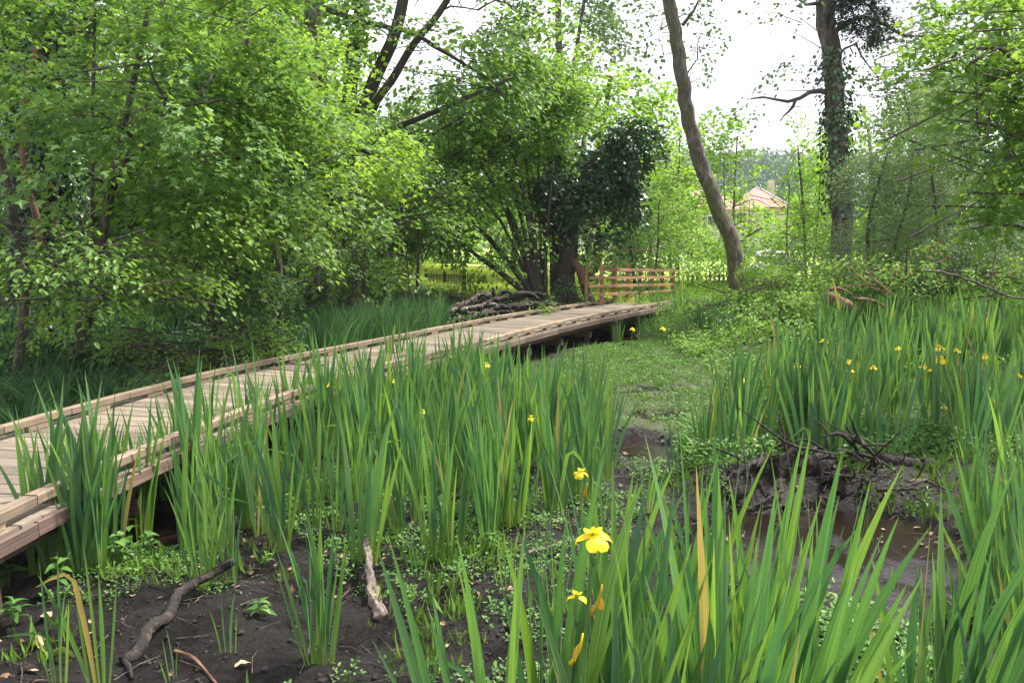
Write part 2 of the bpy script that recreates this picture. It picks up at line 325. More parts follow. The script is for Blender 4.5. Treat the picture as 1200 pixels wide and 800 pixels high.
def deckp(s, off):                                       # off metres left of the near edge
    x = np.interp(s, LS, LINE[:, 0]); y = np.interp(s, LS, LINE[:, 1])
    nx = np.interp(s, LS, NL[:, 0]); ny = np.interp(s, LS, NL[:, 1])
    return np.array([x + nx * off, y + ny * off])
def deck_side(x, y):                                     # >0 metres left of the far edge
    ex = np.interp(y, LINE[:, 1], LINE[:, 0]); ang = np.interp(y, LINE[:, 1], TG[:, 1])
    return (ex - x) * ang - WID
def pud(x, y, cx, cy, rx, ry, a=0):
    c, s = math.cos(a), math.sin(a); u = ((x - cx) * c + (y - cy) * s) / rx; v = (-(x - cx) * s + (y - cy) * c) / ry
    return np.clip(1.25 - (u * u + v * v) ** .5 + (fbm(x, y, 1.7, 3, 5) - .5) * .7, 0, 1)
PUDS = [(1.95, 4.35, .75, .85, 0), (1.5, 14.2, 1.6, .75, .6), (1.75, 9.2, .6, .22, .2), (1.15, 6.6, .28, .5, 0), (-2.0, 4.6, .3, .25, 0),
        (1.5, 7.9, .25, .18, 0), (2.2, 3.2, .5, .3, .4)]
def hgt(x, y, fine=True):
    x = np.asarray(x, float); y = np.asarray(y, float)
    h = .035 + (fbm(x, y, .9, 3, 1) - .5) * .10
    dl = deck_side(x, y)
    h = h + sstep(.2, 5, dl) * .45 * sstep(3, 8, y + 0 * x)
    h = h + sstep(15.0, 17.6, y) * .38 * (1 - .4 * sstep(.2, 5, dl))
    h = h + sstep(9.5, 13.5, y) * sstep(2.6, 4.0, x) * (1 - sstep(15.0, 17.6, y)) * .30
    # muddy bank behind the big puddle
    d = np.abs(y - (5.45 + .12 * np.sin(x * 2.3))); h = h + .16 * np.exp(-(d / .28) ** 2) * sstep(1.1, 1.5, x) * (1 - sstep(3.4, 4.2, x))
    p = 0
    for q in PUDS: p = np.maximum(p, pud(x, y, *q))
    h = h * (1 - sstep(0, .35, p)) - .085 * sstep(.12, .55, p) - .0
    # mounds round the camera so that the nearest irises have dry footing
    if fine:
        k = np.clip((30 - y) / 20, 0, 1)
        h = h + (fbm(x, y, 5, 4, 11) - .5) * .09 * k * (1 - .7 * sstep(.1, .5, p))
        h = h + np.maximum(0, fbm(x, y, 22, 2, 21) - .55) * .05 * k * (1 - .8 * sstep(.1, .4, p))
    return h
def hz(x, y): return float(hgt(np.array([x]), np.array([y]))[0])
def greenness(x, y):
    g = .12 + .25 * sstep(5, 7, y)
    g = np.maximum(g, sstep(6.0, 8.0, y) * .9 * sstep(-.3, .6, x - (y - 9) * .25))
    g = np.maximum(g, sstep(17, 19, y))
    g = np.maximum(g, sstep(2.2, 2.8, x) * .45)
    g = np.where(deck_side(x, y) > .2, np.maximum(.25, sstep(17, 19, y)), g)
    p = 0
    for q in PUDS: p = np.maximum(p, pud(x, y, *q))
    return np.clip(g * (1 - sstep(0, .3, p)), 0, 1)

def axis(lo, a, b, hi, fine, grow):
    v = list(np.arange(a, b, fine)); s = fine; x = v[-1]
    while x < hi: s *= grow; x += s; v.append(x)
    s = fine; x = v[0]; pre = []
    while x > lo: s *= grow; x -= s; pre.append(x)
    return np.array(pre[::-1] + v)
gx = axis(-900, -3.4, 4.4, 900, .04, 1.07); gy = axis(-40, 1.8, 7.4, 1500, .04, 1.055)
XX, YY = np.meshgrid(gx, gy); ZZ = hgt(XX, YY)
far = sstep(60, 130, YY); ZZ = ZZ + far * 0
nx_, ny_ = len(gx), len(gy)
idx = np.arange(nx_ * ny_).reshape(ny_, nx_)
F = np.stack([idx[:-1, :-1], idx[:-1, 1:], idx[1:, 1:], idx[1:, :-1]], -1).reshape(-1, 4)
gm = new_mesh('ground', np.stack([XX, YY, ZZ], -1).reshape(-1, 3), [F], M['ground'], smooth=True)
ga = gm.attributes.new('green', 'FLOAT', 'POINT'); ga.data.foreach_set('value', greenness(XX, YY).ravel().astype(np.float32))
link('ground', gm, kind='structure')
# standing water: one level sheet that shows wherever the mud dips below it
wv = np.array([(-4, 1, -.028), (7, 1, -.028), (7, 17, -.028), (-4, 17, -.028)])
link('water', new_mesh('water', wv, [np.array([[0, 1, 2, 3]])], M['water']), kind='structure')

# ------------------------------------------------------------------ shapes
def nrmz(v): return v / np.maximum(np.linalg.norm(v, axis=-1, keepdims=True), 1e-9)
def tube_arrays(pts, rad, seg=8, rough=.0, seed=0):
    pts = np.asarray(pts, float); rad = np.asarray(rad, float); n = len(pts)
    t = nrmz(np.gradient(pts, axis=0)); ref = np.array([0.31, .95, .1]) if abs(t[0][1]) < .8 else np.array([1., 0, 0.1])
    a = nrmz(np.cross(t, ref)); b = np.cross(t, a)
    ang = np.arange(seg) / seg * 2 * math.pi
    rr = rad[:, None] * np.ones(seg)
    if rough:
        r = np.random.default_rng(seed)
        rr = rr * (1 + rough * (r.random((n, seg)) - .5) + rough * .8 * np.sin(np.concatenate([[0], np.cumsum(np.linalg.norm(np.diff(pts, axis=0), axis=1))])[:, None] / max(.03, rad.max() * 2.2) + ang[None] * 2 * (seed % 2) + ang[None] + seed))
    V = pts[:, None] + a[:, None] * (np.cos(ang)[None, :, None] * rr[..., None]) + b[:, None] * (np.sin(ang)[None, :, None] * rr[..., None])
    V = V.reshape(-1, 3); i = np.arange(n * seg).reshape(n, seg); j = np.roll(i, -1, 1)
    F = np.stack([i[:-1], j[:-1], j[1:], i[1:]], -1).reshape(-1, 4)
    V = np.vstack([V, pts[:1], pts[-1:]]); c0, c1 = len(V) - 2, len(V) - 1
    T = np.concatenate([np.stack([j[0], i[0], np.full(seg, c0)], -1), np.stack([i[-1], j[-1], np.full(seg, c1)], -1)])
    return V, F, T
def smooth_path(pts, step):
    pts = np.asarray(pts, float)
    if len(pts) > 2: step = min(step, np.linalg.norm(np.diff(pts, axis=0), axis=1).sum() / 5)
    o, s = catmull(pts, step) if len(pts) > 2 else (np.linspace(pts[0], pts[1], max(3, int(np.linalg.norm(pts[1] - pts[0]) / step))), None)
    return o
def tube_obj(name, pts, r0, r1, m, parent=None, seg=8, step=.15, rough=.18, wob=.0, seed=0, rpow=1.0, off=(0, 0, 0), **pr):
    p = smooth_path(pts, step)
    if len(p) < 3: p = np.array([p[0], (np.asarray(pts[0]) + np.asarray(pts[-1])) / 2, np.asarray(pts[-1])]) if len(pts) < 3 else np.asarray(pts, float)
    n = len(p)
    if wob:
        r = np.random.default_rng(seed + 5); k = max(2, n // 4); q = r.normal(0, wob, (k + 1, 3)); q[0] = 0
        p = p + np.stack([np.interp(np.linspace(0, k, n), np.arange(k + 1), q[:, c]) for c in range(3)], 1)
    rad = r0 + (r1 - r0) * np.linspace(0, 1, n) ** rpow
    if name == 'trunk' and r0 > .1: rad = rad * (1 + .4 * np.exp(-np.linspace(0, 1, n) / .03))
    V, F, T = tube_arrays(p - np.asarray(off), rad, seg, rough, seed)
    return link(name, new_mesh(name, V, [F, T], m, smooth=True), parent, **pr)
def multi_tube(paths, seg=5):
    Vs, Fs, Ts = [], [], []; o = 0
    for p, r in paths:
        V, F, T = tube_arrays(p, r, seg); Vs.append(V); Fs.append(F + o); Ts.append(T + o); o += len(V)
    return np.vstack(Vs), np.vstack(Fs), np.vstack(Ts)

LEAF = {   # x along, y across, z up ; faces
    'rhomb': (np.array([(0, 0, 0), (.45, .5, .10), (1, 0, -.05), (.45, -.5, .10)]), np.array([(0, 2, 1), (0, 3, 2)])),
    'oval': (np.array([(0, 0, 0), (.25, .42, .06), (.65, .42, .06), (1, 0, -.08), (.65, -.42, .06), (.25, -.42, .06)]), np.array([(0, 3, 2, 1), (0, 5, 4, 3)])),
    'lobed': (np.array([(0, 0, 0), (.42, .62, .05), (.55, .2, .03), (1, 0, -.08), (.55, -.2, .03), (.42, -.62, .05)]), np.array([(0, 2, 1), (0, 3, 2), (0, 4, 3), (0, 5, 4)])),
    'blade': (np.array([(0, .5, 0), (0, -.5, 0), (.35, .42, .16), (.35, -.42, .16), (.72, .26, .10), (.72, -.26, .10), (1, 0, -.16)]), None),
}
def leaves_arrays(pos, ax, nr, Ln, Wd, shape, tint):
    T, Fc = LEAF[shape]; ax = nrmz(ax); side = nrmz(np.cross(nr, ax)); nr = np.cross(ax, side)
    Ln = np.broadcast_to(Ln, (len(pos),)); Wd = np.broadcast_to(Wd, (len(pos),))
    V = pos[:, None] + ax[:, None] * (T[None, :, 0:1] * Ln[:, None, None]) + side[:, None] * (T[None, :, 1:2] * Wd[:, None, None]) + nr[:, None] * (T[None, :, 2:3] * Ln[:, None, None])
    F = (Fc[None] + (np.arange(len(pos)) * len(T))[:, None, None]).reshape(-1, Fc.shape[1])
    return V.reshape(-1, 3), F, np.repeat(tint, len(Fc))
def join(parts):
    Vs, Fs, As = [], {}, {}; o = 0
    for V, F, A in parts:
        Vs.append(V); Fs.setdefault(F.shape[1], []).append(F + o); As.setdefault(F.shape[1], []).append(A); o += len(V)
    ks = sorted(Fs); return np.vstack(Vs), [np.vstack(Fs[k]) for k in ks], np.concatenate([np.concatenate(As[k]) for k in ks])

def gap3(p, sc, seed):
    k = np.random.default_rng(seed).normal(0, sc, (5, 3)); ph = np.random.default_rng(seed + 1).random(5) * 6
    return np.sin(p @ k.T + ph).sum(1) / 5
DENS = 4.2
def crown_arrays(blobs, seed, per_m3, nl, size, ll, shape='oval', droop=.25, flat=.35, wr=.62, trunk=None, gaps=-.22, spread=1.0):
    """foliage as leafy sprays: twigs with leaves on both sides, spread through ellipsoids"""
    r = np.random.default_rng(seed); cs = []; hue = []
    for (c, rx, ry, rz, dens) in blobs:
        vol = 4.19 * rx * ry * rz; n = max(4, int(vol * per_m3 * dens * DENS))
        d = nrmz(r.normal(size=(n, 3))); q = (r.random(n) * .92 + .08) ** (1 / 2.4)
        p = d * q[:, None] * np.array([rx, ry, rz]) + c
        g = gap3(p, 2.2 / max(.5, min(rx, rz, 1.4)), seed + 3)
        p = p[g > gaps]
        cs.append(p); hue.append(np.full(len(p), r.random() * .25))
    c = np.vstack(cs); hb = np.concatenate(hue); n = len(c)
    ctr = np.mean([b[0] for b in blobs], 0) if trunk is None else np.asarray(trunk)
    out = c - ctr; out[:, 2] *= .3; out = nrmz(out + r.normal(0, .5, (n, 3)) * np.array([1, 1, .3]))
    side = nrmz(np.cross(np.array([0, 0, 1.]), out)); up = np.cross(out, side)
    roll = r.normal(0, flat * .8, n); s2 = side * np.cos(roll)[:, None] + up * np.sin(roll)[:, None]; u2 = np.cross(out, s2)
    sz = size * (.6 + .8 * r.random(n))
    u = (np.linspace(.05, 1, nl)[None] + r.normal(0, .06, (n, nl))); sgn = np.where(np.arange(nl) % 2, 1, -1)[None] * np.ones((n, 1))
    wv_ = sgn * (.1 + .5 * r.random((n, nl))) * (1.1 - .6 * u) * spread
    pos = c[:, None] + out[:, None] * (u * sz[:, None])[..., None] + s2[:, None] * (wv_ * sz[:, None] * .8)[..., None] + u2[:, None] * (r.normal(0, .10 + flat * .25, (n, nl)) * sz[:, None])[..., None]
    pos[..., 2] -= (droop * u ** 2) * sz[:, None]
    ph = sgn * (.5 + .5 * r.random((n, nl)))
    ax = out[:, None] * np.cos(ph)[..., None] + s2[:, None] * np.sin(ph)[..., None]; ax[..., 2] -= .25 + droop * u
    ax = ax + r.normal(0, .25, ax.shape)
    nr = u2[:, None] + r.normal(0, .25 + flat * .5, ax.shape)
    Ln = ll * (.6 + .7 * r.random(n * nl))
    tint = np.clip((hb[:, None] + .35 * r.random((n, 1)) + .38 * r.random((n, nl))).ravel(), 0, .99)
    return leaves_arrays(pos.reshape(-1, 3), ax.reshape(-1, 3), nr.reshape(-1, 3), Ln, Ln * wr, shape, tint), (c, out, sz)
TRI = [0]
def crown(name, blobs, m, parent, off, seed, twigm=None, ntw=0, **kw):
    (V, F, A), (c, out, sz) = crown_arrays(blobs, seed, **kw)
    TRI[0] += len(F) * (F.shape[1] - 2)
    o = link(name, new_mesh(name, V - off, [F], m, attr=A), parent, kind='stuff')
    if ntw:
        r = np.random.default_rng(seed); k = r.choice(len(c), min(ntw, len(c)), replace=False); ps = []
        ctr = kw.get('trunk'); 
        for i in k:
            a = c[i] - off; b = a + out[i] * sz[i] * .9; b[2] -= kw.get('droop', .25) * sz[i] * .8
            back = a - out[i] * (.5 + r.random() * .7) * 1.0; back[2] -= .15
            p = np.array([back, a, (a + b) / 2 + [0, 0, .03], b]); q = smooth_path(p, .2); ps.append((q, np.linspace(.010, .003, len(q))))
        V, F, T = multi_tube(ps, 4)
        link('twigs', new_mesh('twigs', V, [F, T], twigm or M['barkdark']), parent, kind='stuff')
    return o
def blob(px, py, d, rpx, rpy=None, depth=None, dens=1.0):
    rpy = rpy or rpx; k = d / FPX
    return (P(px, py, d), rpx * k, (depth if depth else rpx * k), rpy * k, dens)

def tree(name, label, cat, base, stems, blobs, leafm, seed, bark='bark', group=None, ivy=None, ntw=60, extra_limbs=True, **kw):
    """stems: list of (pixel path [(px,py,d)...], r0, r1); base world xy"""
    t = thing(name, label, cat, (base[0], base[1], hz(base[0], base[1])), group); off = np.array(t.location)
    paths = []
    for k, (pp, r0, r1) in enumerate(stems):
        pts = [P(*q) for q in pp]; paths.append(np.array(pts))
        tube_obj('trunk' if k == 0 else 'limb', pts, r0, r1, M[bark], t, seg=22 if r0 > .15 else 12 if r0 > .05 else 6, step=.07 if r0 > .15 else .2, rough=.06 if r0 > .1 else .15, seed=seed + k, wob=r0 * .10, off=off)
    if extra_limbs and paths and blobs:
        r = np.random.default_rng(seed)
        for j, b in enumerate(blobs):
            allp = np.vstack([smooth_path(p, .3) for p in paths]); cand = allp[allp[:, 2] < b[0][2] + .1]
            if not len(cand): cand = allp
            a = cand[np.argmin(np.linalg.norm((cand - b[0]) * np.array([1, 1, .6]), axis=1))]
            L_ = np.linalg.norm(b[0] - a)
            if L_ < .3 or L_ > 6: continue
            mid = (a + b[0]) / 2 + np.array([0, 0, .12 * L_]) + r.normal(0, .05 * L_, 3)
            tube_obj('branch', [a, mid, b[0]], .012 + .010 * L_, .006, M[bark], t, seg=5, step=.2, seed=seed + 30 + j, wob=.02, off=off)
    crown('crown', blobs, M[leafm], t, off, seed, twigm=M[bark], ntw=ntw, **kw)
    if ivy:
        for v in ivy: ivy_on(t, off, v[0], v[1], v[2], seed + 77)
    return t
def ivy_on(t, off, pp, rad, n, seed, ll=.085):
    r = np.random.default_rng(seed); pts = smooth_path([P(*q) for q in pp], .1); k = r.integers(0, len(pts), n)
    a = r.random(n) * 2 * math.pi; rr = rad * (.75 + .6 * r.random(n) ** 2 + .35 * np.sin(a * 3 + k * .13))
    d = np.stack([np.cos(a), np.sin(a), np.zeros(n)], 1)
    pos = pts[k] + d * rr[:, None] + r.normal(0, .04, (n, 3)) - off
    ax = np.array([0, 0, -1.]) + d * .5 + r.normal(0, .4, (n, 3)); nr = d + np.array([0, 0, .4]) + r.normal(0, .35, (n, 3))
    Ln = ll * (.6 + .7 * r.random(n)); V, F, A = leaves_arrays(pos, ax, nr, Ln, Ln * .85, 'oval', r.random(n)); TRI[0] += len(F) * 2
    link('ivy', new_mesh('ivy', V, [F], M['ivy'], attr=A), t, kind='stuff')

# ------------------------------------------------------------------ timber
def timber_mesh(name, L_, w_, h_, ch, m):
    """board along +X from 0, width w (Y), height h (Z up from 0), chamfered long edges"""
    c = ch; sec = np.array([(-w_ / 2, 0), (w_ / 2, 0), (w_ / 2, h_ - c), (w_ / 2 - c, h_), (-w_ / 2 + c, h_), (-w_ / 2, h_ - c)])
    V = np.array([(x, y, z) for x in (0, L_) for y, z in sec]); k = 6
    F4 = np.array([(i, (i + 1) % k, (i + 1) % k + k, i + k) for i in range(k)])
    F6 = np.array([list(range(k))[::-1], list(range(k, 2 * k))])
    per = np.concatenate([[0], np.cumsum(np.linalg.norm(np.diff(np.vstack([sec, sec[:1]]), axis=0), axis=1))])
    uv = []
    for i in range(k): uv += [(0, per[i]), (0, per[i + 1]), (L_, per[i + 1]), (L_, per[i])]
    for q in F6:
        for v in q: uv.append((V[v][1], V[v][2]))
    me = new_mesh(name, V, [F4, F6], m, uv=uv); return me
def timber(name, p0, p1, w_, h_, m, parent=None, off=(0, 0, 0), up=(0, 0, 1), ch=.004, **pr):
    p0 = Vector([float(a) for a in p0]); p1 = Vector([float(a) for a in p1]); d = p1 - p0
    me = timber_mesh(name, d.length, w_, h_, ch, m)
    x = d.normalized(); y = Vector(up).cross(x).normalized(); z = x.cross(y)
    mtx = Matrix((x, y, z)).transposed().to_4x4(); mtx.translation = p0 - Vector([float(a) for a in off])
    o = link(name, me, parent, **pr); o.matrix_local = mtx; return o

# boardwalk
bw = thing('boardwalk', 'weathered timber boardwalk curving across the marsh with low kerb rails on blocks', 'boardwalk', (LINE[0][0], LINE[0][1], 0))
BO = np.array(bw.location)
pitch = .146; s = .02; i = 0; pr_ = random.Random(3)
while s < LEN - pitch:
    g = .007 + pr_.random() * .005; a0, a1 = s, s + pitch - g
    e0, e1 = -.022 + pr_.uniform(-.006, .006), WID + .022 + pr_.uniform(-.006, .006)
    q = [deckp(a0, e0), deckp(a1, e0), deckp(a1, e1), deckp(a0, e1)]
    th = .034; zt = DZ + pr_.uniform(-.003, .003); tl = pr_.uniform(-.003, .003)
    def rowv(A, B):  # section from A (start side) to B (end side)
        A = np.array(A); B = np.array(B); u = (B - A); return [(*A, zt - th), (*B, zt - th), (*B, zt - .006 + tl), (*(B - u * .05), zt + tl), (*(A + u * .05), zt), (*A, zt - .006)]
    V = np.array(rowv(q[0], q[1]) + rowv(q[3], q[2])) - BO
    F4 = np.array([(i_, (i_ + 1) % 6, (i_ + 1) % 6 + 6, i_ + 6) for i_ in range(6)])[:, ::-1]; F6 = np.array([[0, 1, 2, 3, 4, 5], [11, 10, 9, 8, 7, 6]])
    Lp = e1 - e0; pe = [0, .14, .17, .175, .30, .31, .34]; uv = []
    for k in range(6): uv += [(0, pe[k]), (0, pe[k + 1]), (Lp, pe[k + 1]), (Lp, pe[k])][::-1]
    uv += [(.1, .1)] * 12
    link('plank', new_mesh('plank', V, [F4, F6], M['deck'], uv=uv), bw); s += pitch; i += 1
sv, sf = [], []; s = .02 + pitch / 2
while s < LEN - pitch:
    for off_ in (.13, .70, WID - .13):
        for q in (-.035, .035):
            c_ = deckp(s + q + pr_.uniform(-.006, .006), off_ + pr_.uniform(-.01, .01)); b0 = len(sv)
            sv += [(c_[0] + .0055 * math.cos(a), c_[1] + .0055 * math.sin(a), DZ + .005) for a in np.arange(6) * math.pi / 3]; sf.append(range(b0, b0 + 6))
    s += pitch
link('screw_heads', new_mesh('screw_heads', np.array(sv) - BO, [np.array([list(q) for q in sf])], M['wire']), bw, kind='stuff')
# kerb rails, blocks, beams
for off_, sideu in ((.045, -1), (WID - .045, 1)):
    s = .1; k = 0
    while s < LEN - .3:
        l_ = min(1.78, LEN - .12 - s)
        n = 3; # a rail of three short runs would bend; keep it one straight timber per 0.6 m joint group
        a = deckp(s, off_); b = deckp(s + .592, off_)
        zj = pr_.uniform(-.003, .003)
        timber('kerb_rail', (*a, DZ + .044 + zj), (*b, DZ + .044 + zj), .072, .046, M['kerb'], bw, BO)
        a = deckp(s + .20, off_); b = deckp(s + .38, off_)
        timber('spacer_block', (*a, DZ + .004), (*b, DZ + .004), .066, .039, M['kerb'], bw, BO)
        s += .6; k += 1
for off_ in (-.046, WID + .046):
    s = .0
    while s < LEN - .3:
        a = deckp(s, off_); b = deckp(min(LEN, s + .595), off_); timber('fascia_board', (*a, DZ - .076 + pr_.uniform(-.004, .004)), (*b, DZ - .076 + pr_.uniform(-.004, .004)), .026, .070, M['fascia'], bw, BO); s += .6
for off_ in (.09, WID / 2, WID - .09):
    s = .0
    while s < LEN - .3:
        a = deckp(s, off_); b = deckp(min(LEN, s + 1.195), off_)
        timber('side_beam' if off_ != WID / 2 else 'middle_beam', (*a, DZ - .165), (*b, DZ - .165), .05, .128, M['beam'], bw, BO); s += 1.2
s = 1.5; k = 0
while s < LEN - .5:
    a = deckp(s, -.0); b = deckp(s, WID + .0); timber('cross_beam', (*a, DZ - .29), (*b, DZ - .29), .075, .10, M['beam'], bw, BO)
    for off_ in (.10, WID - .10):
        q = deckp(s + .085, off_); z0 = hz(*q) - .25
        timber('post', (q[0], q[1], z0), (q[0], q[1], DZ - .20), .095, .095, M['beam'], bw, BO, up=(0, 1, 0))
    s += 1.2; k += 1

# post and rail fence beside the far end
fp = [P(687, 360, 16.3), P(705, 357, 16.7), P(720, 350, 17.3), P(735.5, 347, 17.9), P(750, 346, 18.5), P(764, 344, 19.1), P(776, 342, 19.8), P(788.5, 339, 20.4)]
tops = [312, 311, 311, 311, 313, 315, 315.5, 317]
fz = thing('post_and_rail_fence', 'reddish brown post and rail fence with four rails at the far end of the boardwalk', 'fence', (fp[0][0], fp[0][1], hz(fp[0][0], fp[0][1]))); FO = np.array(fz.location)
for i in range(8):
    x, y = fp[i][:2]; d = y
    zt = P(600, tops[i], d)[2]
    timber('post', (x, y, hz(x, y) - .2), (x, y, zt + .03), .072 if i not in (2, 3) else .085, .07, M['fence'], fz, FO, up=(0, 1, 0))
def railz(i, j):
    rows = [(316, 325.5, 335.5, 345.5), (316, 325.5, 335, 345), (316, 325.5, 334.5, 344), (316.2, 325.3, 334.2, 343.2), (316.5, 325.1, 334, 342.5), (316.8, 325, 333.8, 341.8), (317, 324.8, 333.4, 341), (317.5, 324.5, 333, 340)]
    return P(600, rows[i][j], fp[i][1])[2]
for i in range(7):
    for j in range(4):
        if i == 0 and j == 0: continue
        a = fp[i]; b = fp[i + 1]; u = (b - a)[:2]; u = u / np.linalg.norm(u); nn = np.array([u[1], -u[0]]) * .055
        timber('rail', (a[0] + nn[0] + u[0] * .002, a[1] + nn[1] + u[1] * .002, railz(i, j) - .03), (b[0] + nn[0] - u[0] * .002, b[1] + nn[1] - u[1] * .002, railz(i + 1, j) - .03), .035, .058, M['fence'], fz, FO)

# dark wire fence panel in the meadow
wf = thing('wire_fence', 'dark wire mesh fence panel standing in the sunny meadow', 'fence', (*P(500, 340, 20.5)[:2], .42)); WO = np.array(wf.location)
A0, A1 = P(499, 321, 20.5), P(544, 321, 19.5)
for q in (A0, (A0 + A1) / 2, A1):
    timber('post', (q[0], q[1], hz(q[0], q[1]) - .1), (q[0], q[1], q[2] + .05), .07, .07, M['wire'], wf, WO, up=(0, 1, 0))
ps = []; u = A1 - A0
for k in range(30):
    a = A0 + u * k / 25; ps.append((np.array([a, (a * .5 + np.array([a[0], a[1], .5]) * .5), [a[0], a[1], .5]]) - WO, np.full(3, .010)))
for z in np.linspace(0.55, A0[2], 12):
    a = np.array([A0[0], A0[1], z]); b = np.array([A1[0], A1[1], z]); ps.append((np.array([a, (a + b) / 2, b]) - WO, np.full(3, .010)))
V, F, T = multi_tube(ps, 4); link('wire_mesh', new_mesh('wire_mesh', V, [F, T], M['wire']), wf, kind='stuff')
# old paling fence behind the leaning tree
pf = thing('paling_fence', 'low old grey paling fence half hidden behind the leaning trunk', 'fence', (*P(840, 340, 25)[:2], .4)); PO = np.array(pf.location)
for k in range(16):
    q = P(806 + k * 5.2, 340, 25 + k * .05); h = .38 + .1 * pr_.random()
    timber('paling', (q[0], q[1], .38), (q[0] + pr_.uniform(-.02, .02), q[1], .38 + h), .075, .02, M['oldpaling'], pf, PO, up=(0, 1, 0))
for z in (.50, .68):
    a, b = P(804, 340, 25.04), P(886, 340, 25.84); timber('rail', (a[0], a[1], z), (b[0], b[1], z), .03, .06, M['oldpaling'], pf, PO)

# ------------------------------------------------------------------ houses and hill
def house(x, y, wd, dp, zb, ze, zr, label, rz, hip=True):
    t = thing('house', label, 'house', (x, y, zb), rz=rz)
    h = ze - zb; hr = zr - zb
    V = [(-wd/2, -dp/2, 0), (wd/2, -dp/2, 0), (wd/2, dp/2, 0), (-wd/2, dp/2, 0), (-wd/2, -dp/2, h), (wd/2, -dp/2, h), (wd/2, dp/2, h), (-wd/2, dp/2, h)]
    link('wall', new_mesh('wall', np.array(V), [np.array([(0, 1, 5, 4), (1, 2, 6, 5), (2, 3, 7, 6), (3, 0, 4, 7)])], M['render_wall']), t)
    e = .4; i_ = dp * .5 if hip else 0
    RV = np.array([(-wd/2 - e, -dp/2 - e, h + .02), (wd/2 + e, -dp/2 - e, h + .02), (wd/2 + e, dp/2 + e, h + .02), (-wd/2 - e, dp/2 + e, h + .02), (-wd/2 + i_, 0, hr), (wd/2 - i_, 0, hr)])
    RV = np.vstack([RV, RV[:4] - [0, 0, .18]])
    rf = link('roof', new_mesh('roof', RV, [np.array([(0, 1, 5, 4), (2, 3, 4, 5), (6, 7, 1, 0), (7, 8, 2, 1), (8, 9, 3, 2), (9, 6, 0, 3), (9, 8, 7, 6)]), np.array([(1, 2, 5), (3, 0, 4)])], M['roof']), t)
    ps = [(np.array([RV[0] + (RV[4] - RV[0]) * k for k in (0, .5, 1)]), np.full(3, .10)), (np.array([RV[1] + (RV[5] - RV[1]) * k for k in (0, .5, 1)]), np.full(3, .10)), (np.array([RV[4], (RV[4] + RV[5]) / 2, RV[5]]), np.full(3, .10))]
    V, F, T = multi_tube(ps, 6); link('ridge_tiles', new_mesh('ridge_tiles', V, [F, T], M['render_wall']), rf)
    def bx(nm, c, s_, m, par):
        c = np.array(c); s_ = np.array(s_) / 2
        V = np.array([c + s_ * (a, b, d) for a in (-1, 1) for b in (-1, 1) for d in (-1, 1)])
        return link(nm, new_mesh(nm, V, [np.array([(0, 1, 3, 2), (4, 6, 7, 5), (0, 4, 5, 1), (2, 3, 7, 6), (0, 2, 6, 4), (1, 5, 7, 3)])], m), par)
    bx('chimney', (wd * .22, dp * .12, hr + .1), (.7, .5, 1.5), M['render_wall'], rf)
    for k in range(int(wd // 2.6)):
        for zz in ([1.5, 4.0] if h > 4.5 else [1.5]):
            x_ = -wd/2 + 1.5 + k * 2.6; f = bx('window', (x_, -dp/2 - .02, zz), (1.15, .10, 1.25), M['frame'], t); bx('pane', (x_, -dp/2 - .06, zz), (.95, .08, 1.05), M['glass'], f)
    bx('door', (wd/2 - 1.0, -dp/2 - .03, 1.0), (.95, .1, 2.0), M['oldpaling'], t)
    return t
q = P(893, 300, 82); house(q[0] - .1, 84, 6.2, 6.0, .3, 5.2, 7.5, 'pale house with a pink tiled hip roof beyond the trees, right of the leaning trunk', -.25)
q = P(838, 300, 92); house(q[0] - 1.2, 95, 9.0, 6.5, .3, 5.9, 8.0, 'pale house with pink roof mostly hidden left of the leaning trunk', .3)
# wooded hill
hx = np.linspace(-260, 420, 69); hy = np.linspace(120, 560, 45); HX, HY = np.meshgrid(hx, hy)
def hillz(x, y): return -1 + 40 * sstep(130, 400, y) * (.62 + .25 * np.exp(-((x - 95) / 130) ** 2)) + (fbm(x, y, .02, 3, 3) - .5) * 9
HZ = hillz(HX, HY); HZ[0] = -2
idx = np.arange(HX.size).reshape(HX.shape); F = np.stack([idx[:-1, :-1], idx[:-1, 1:], idx[1:, 1:], idx[1:, :-1]], -1).reshape(-1, 4)
link('hill', new_mesh('hill', np.stack([HX, HY, HZ], -1).reshape(-1, 3), [F], simple_mat('hill_grass', (.09, .13, .05), .9, nscale=.05), smooth=True), kind='structure')
r = np.random.default_rng(4); bl = []
for k in range(420):
    y = r.uniform(135, 380); x = r.uniform(.02, .62) * y + r.uniform(-12, 12); s_ = r.uniform(4, 8)
    bl.append((np.array([x, y, hillz(x, y) + s_ * .8]), s_, s_, s_ * .95, 1.0))
parts = []
for k, (c, a, b, d_, _) in enumerate(bl):
    n = 120; dd = nrmz(r.normal(size=(n, 3))); dd[:, 2] = np.abs(dd[:, 2]) * 1.0 - .25
    p = c + dd * np.array([a, b, d_]) * (.75 + .3 * r.random((n, 1)))
    parts.append(leaves_arrays(p, r.normal(size=(n, 3)), dd + r.normal(0, .5, (n, 3)), r.uniform(.9, 2.0, n), r.uniform(.7, 1.5, n), 'rhomb', np.clip(r.random() * .7 + .3 * r.random(n), 0, .99)))
V, F, A = join(parts); link('hillside_wood', new_mesh('hillside_wood', V, F, M['farleaf'], attr=A), kind='stuff', label='hazy green wood covering the hill beyond the houses', category='wood'); TRI[0] += len(A)

# ------------------------------------------------------------------ trees, from the left of the photograph
LE = dict(per_m3=19, nl=26, size=.42, ll=.085, shape='lobed', droop=.35, flat=.18, wr=.85)
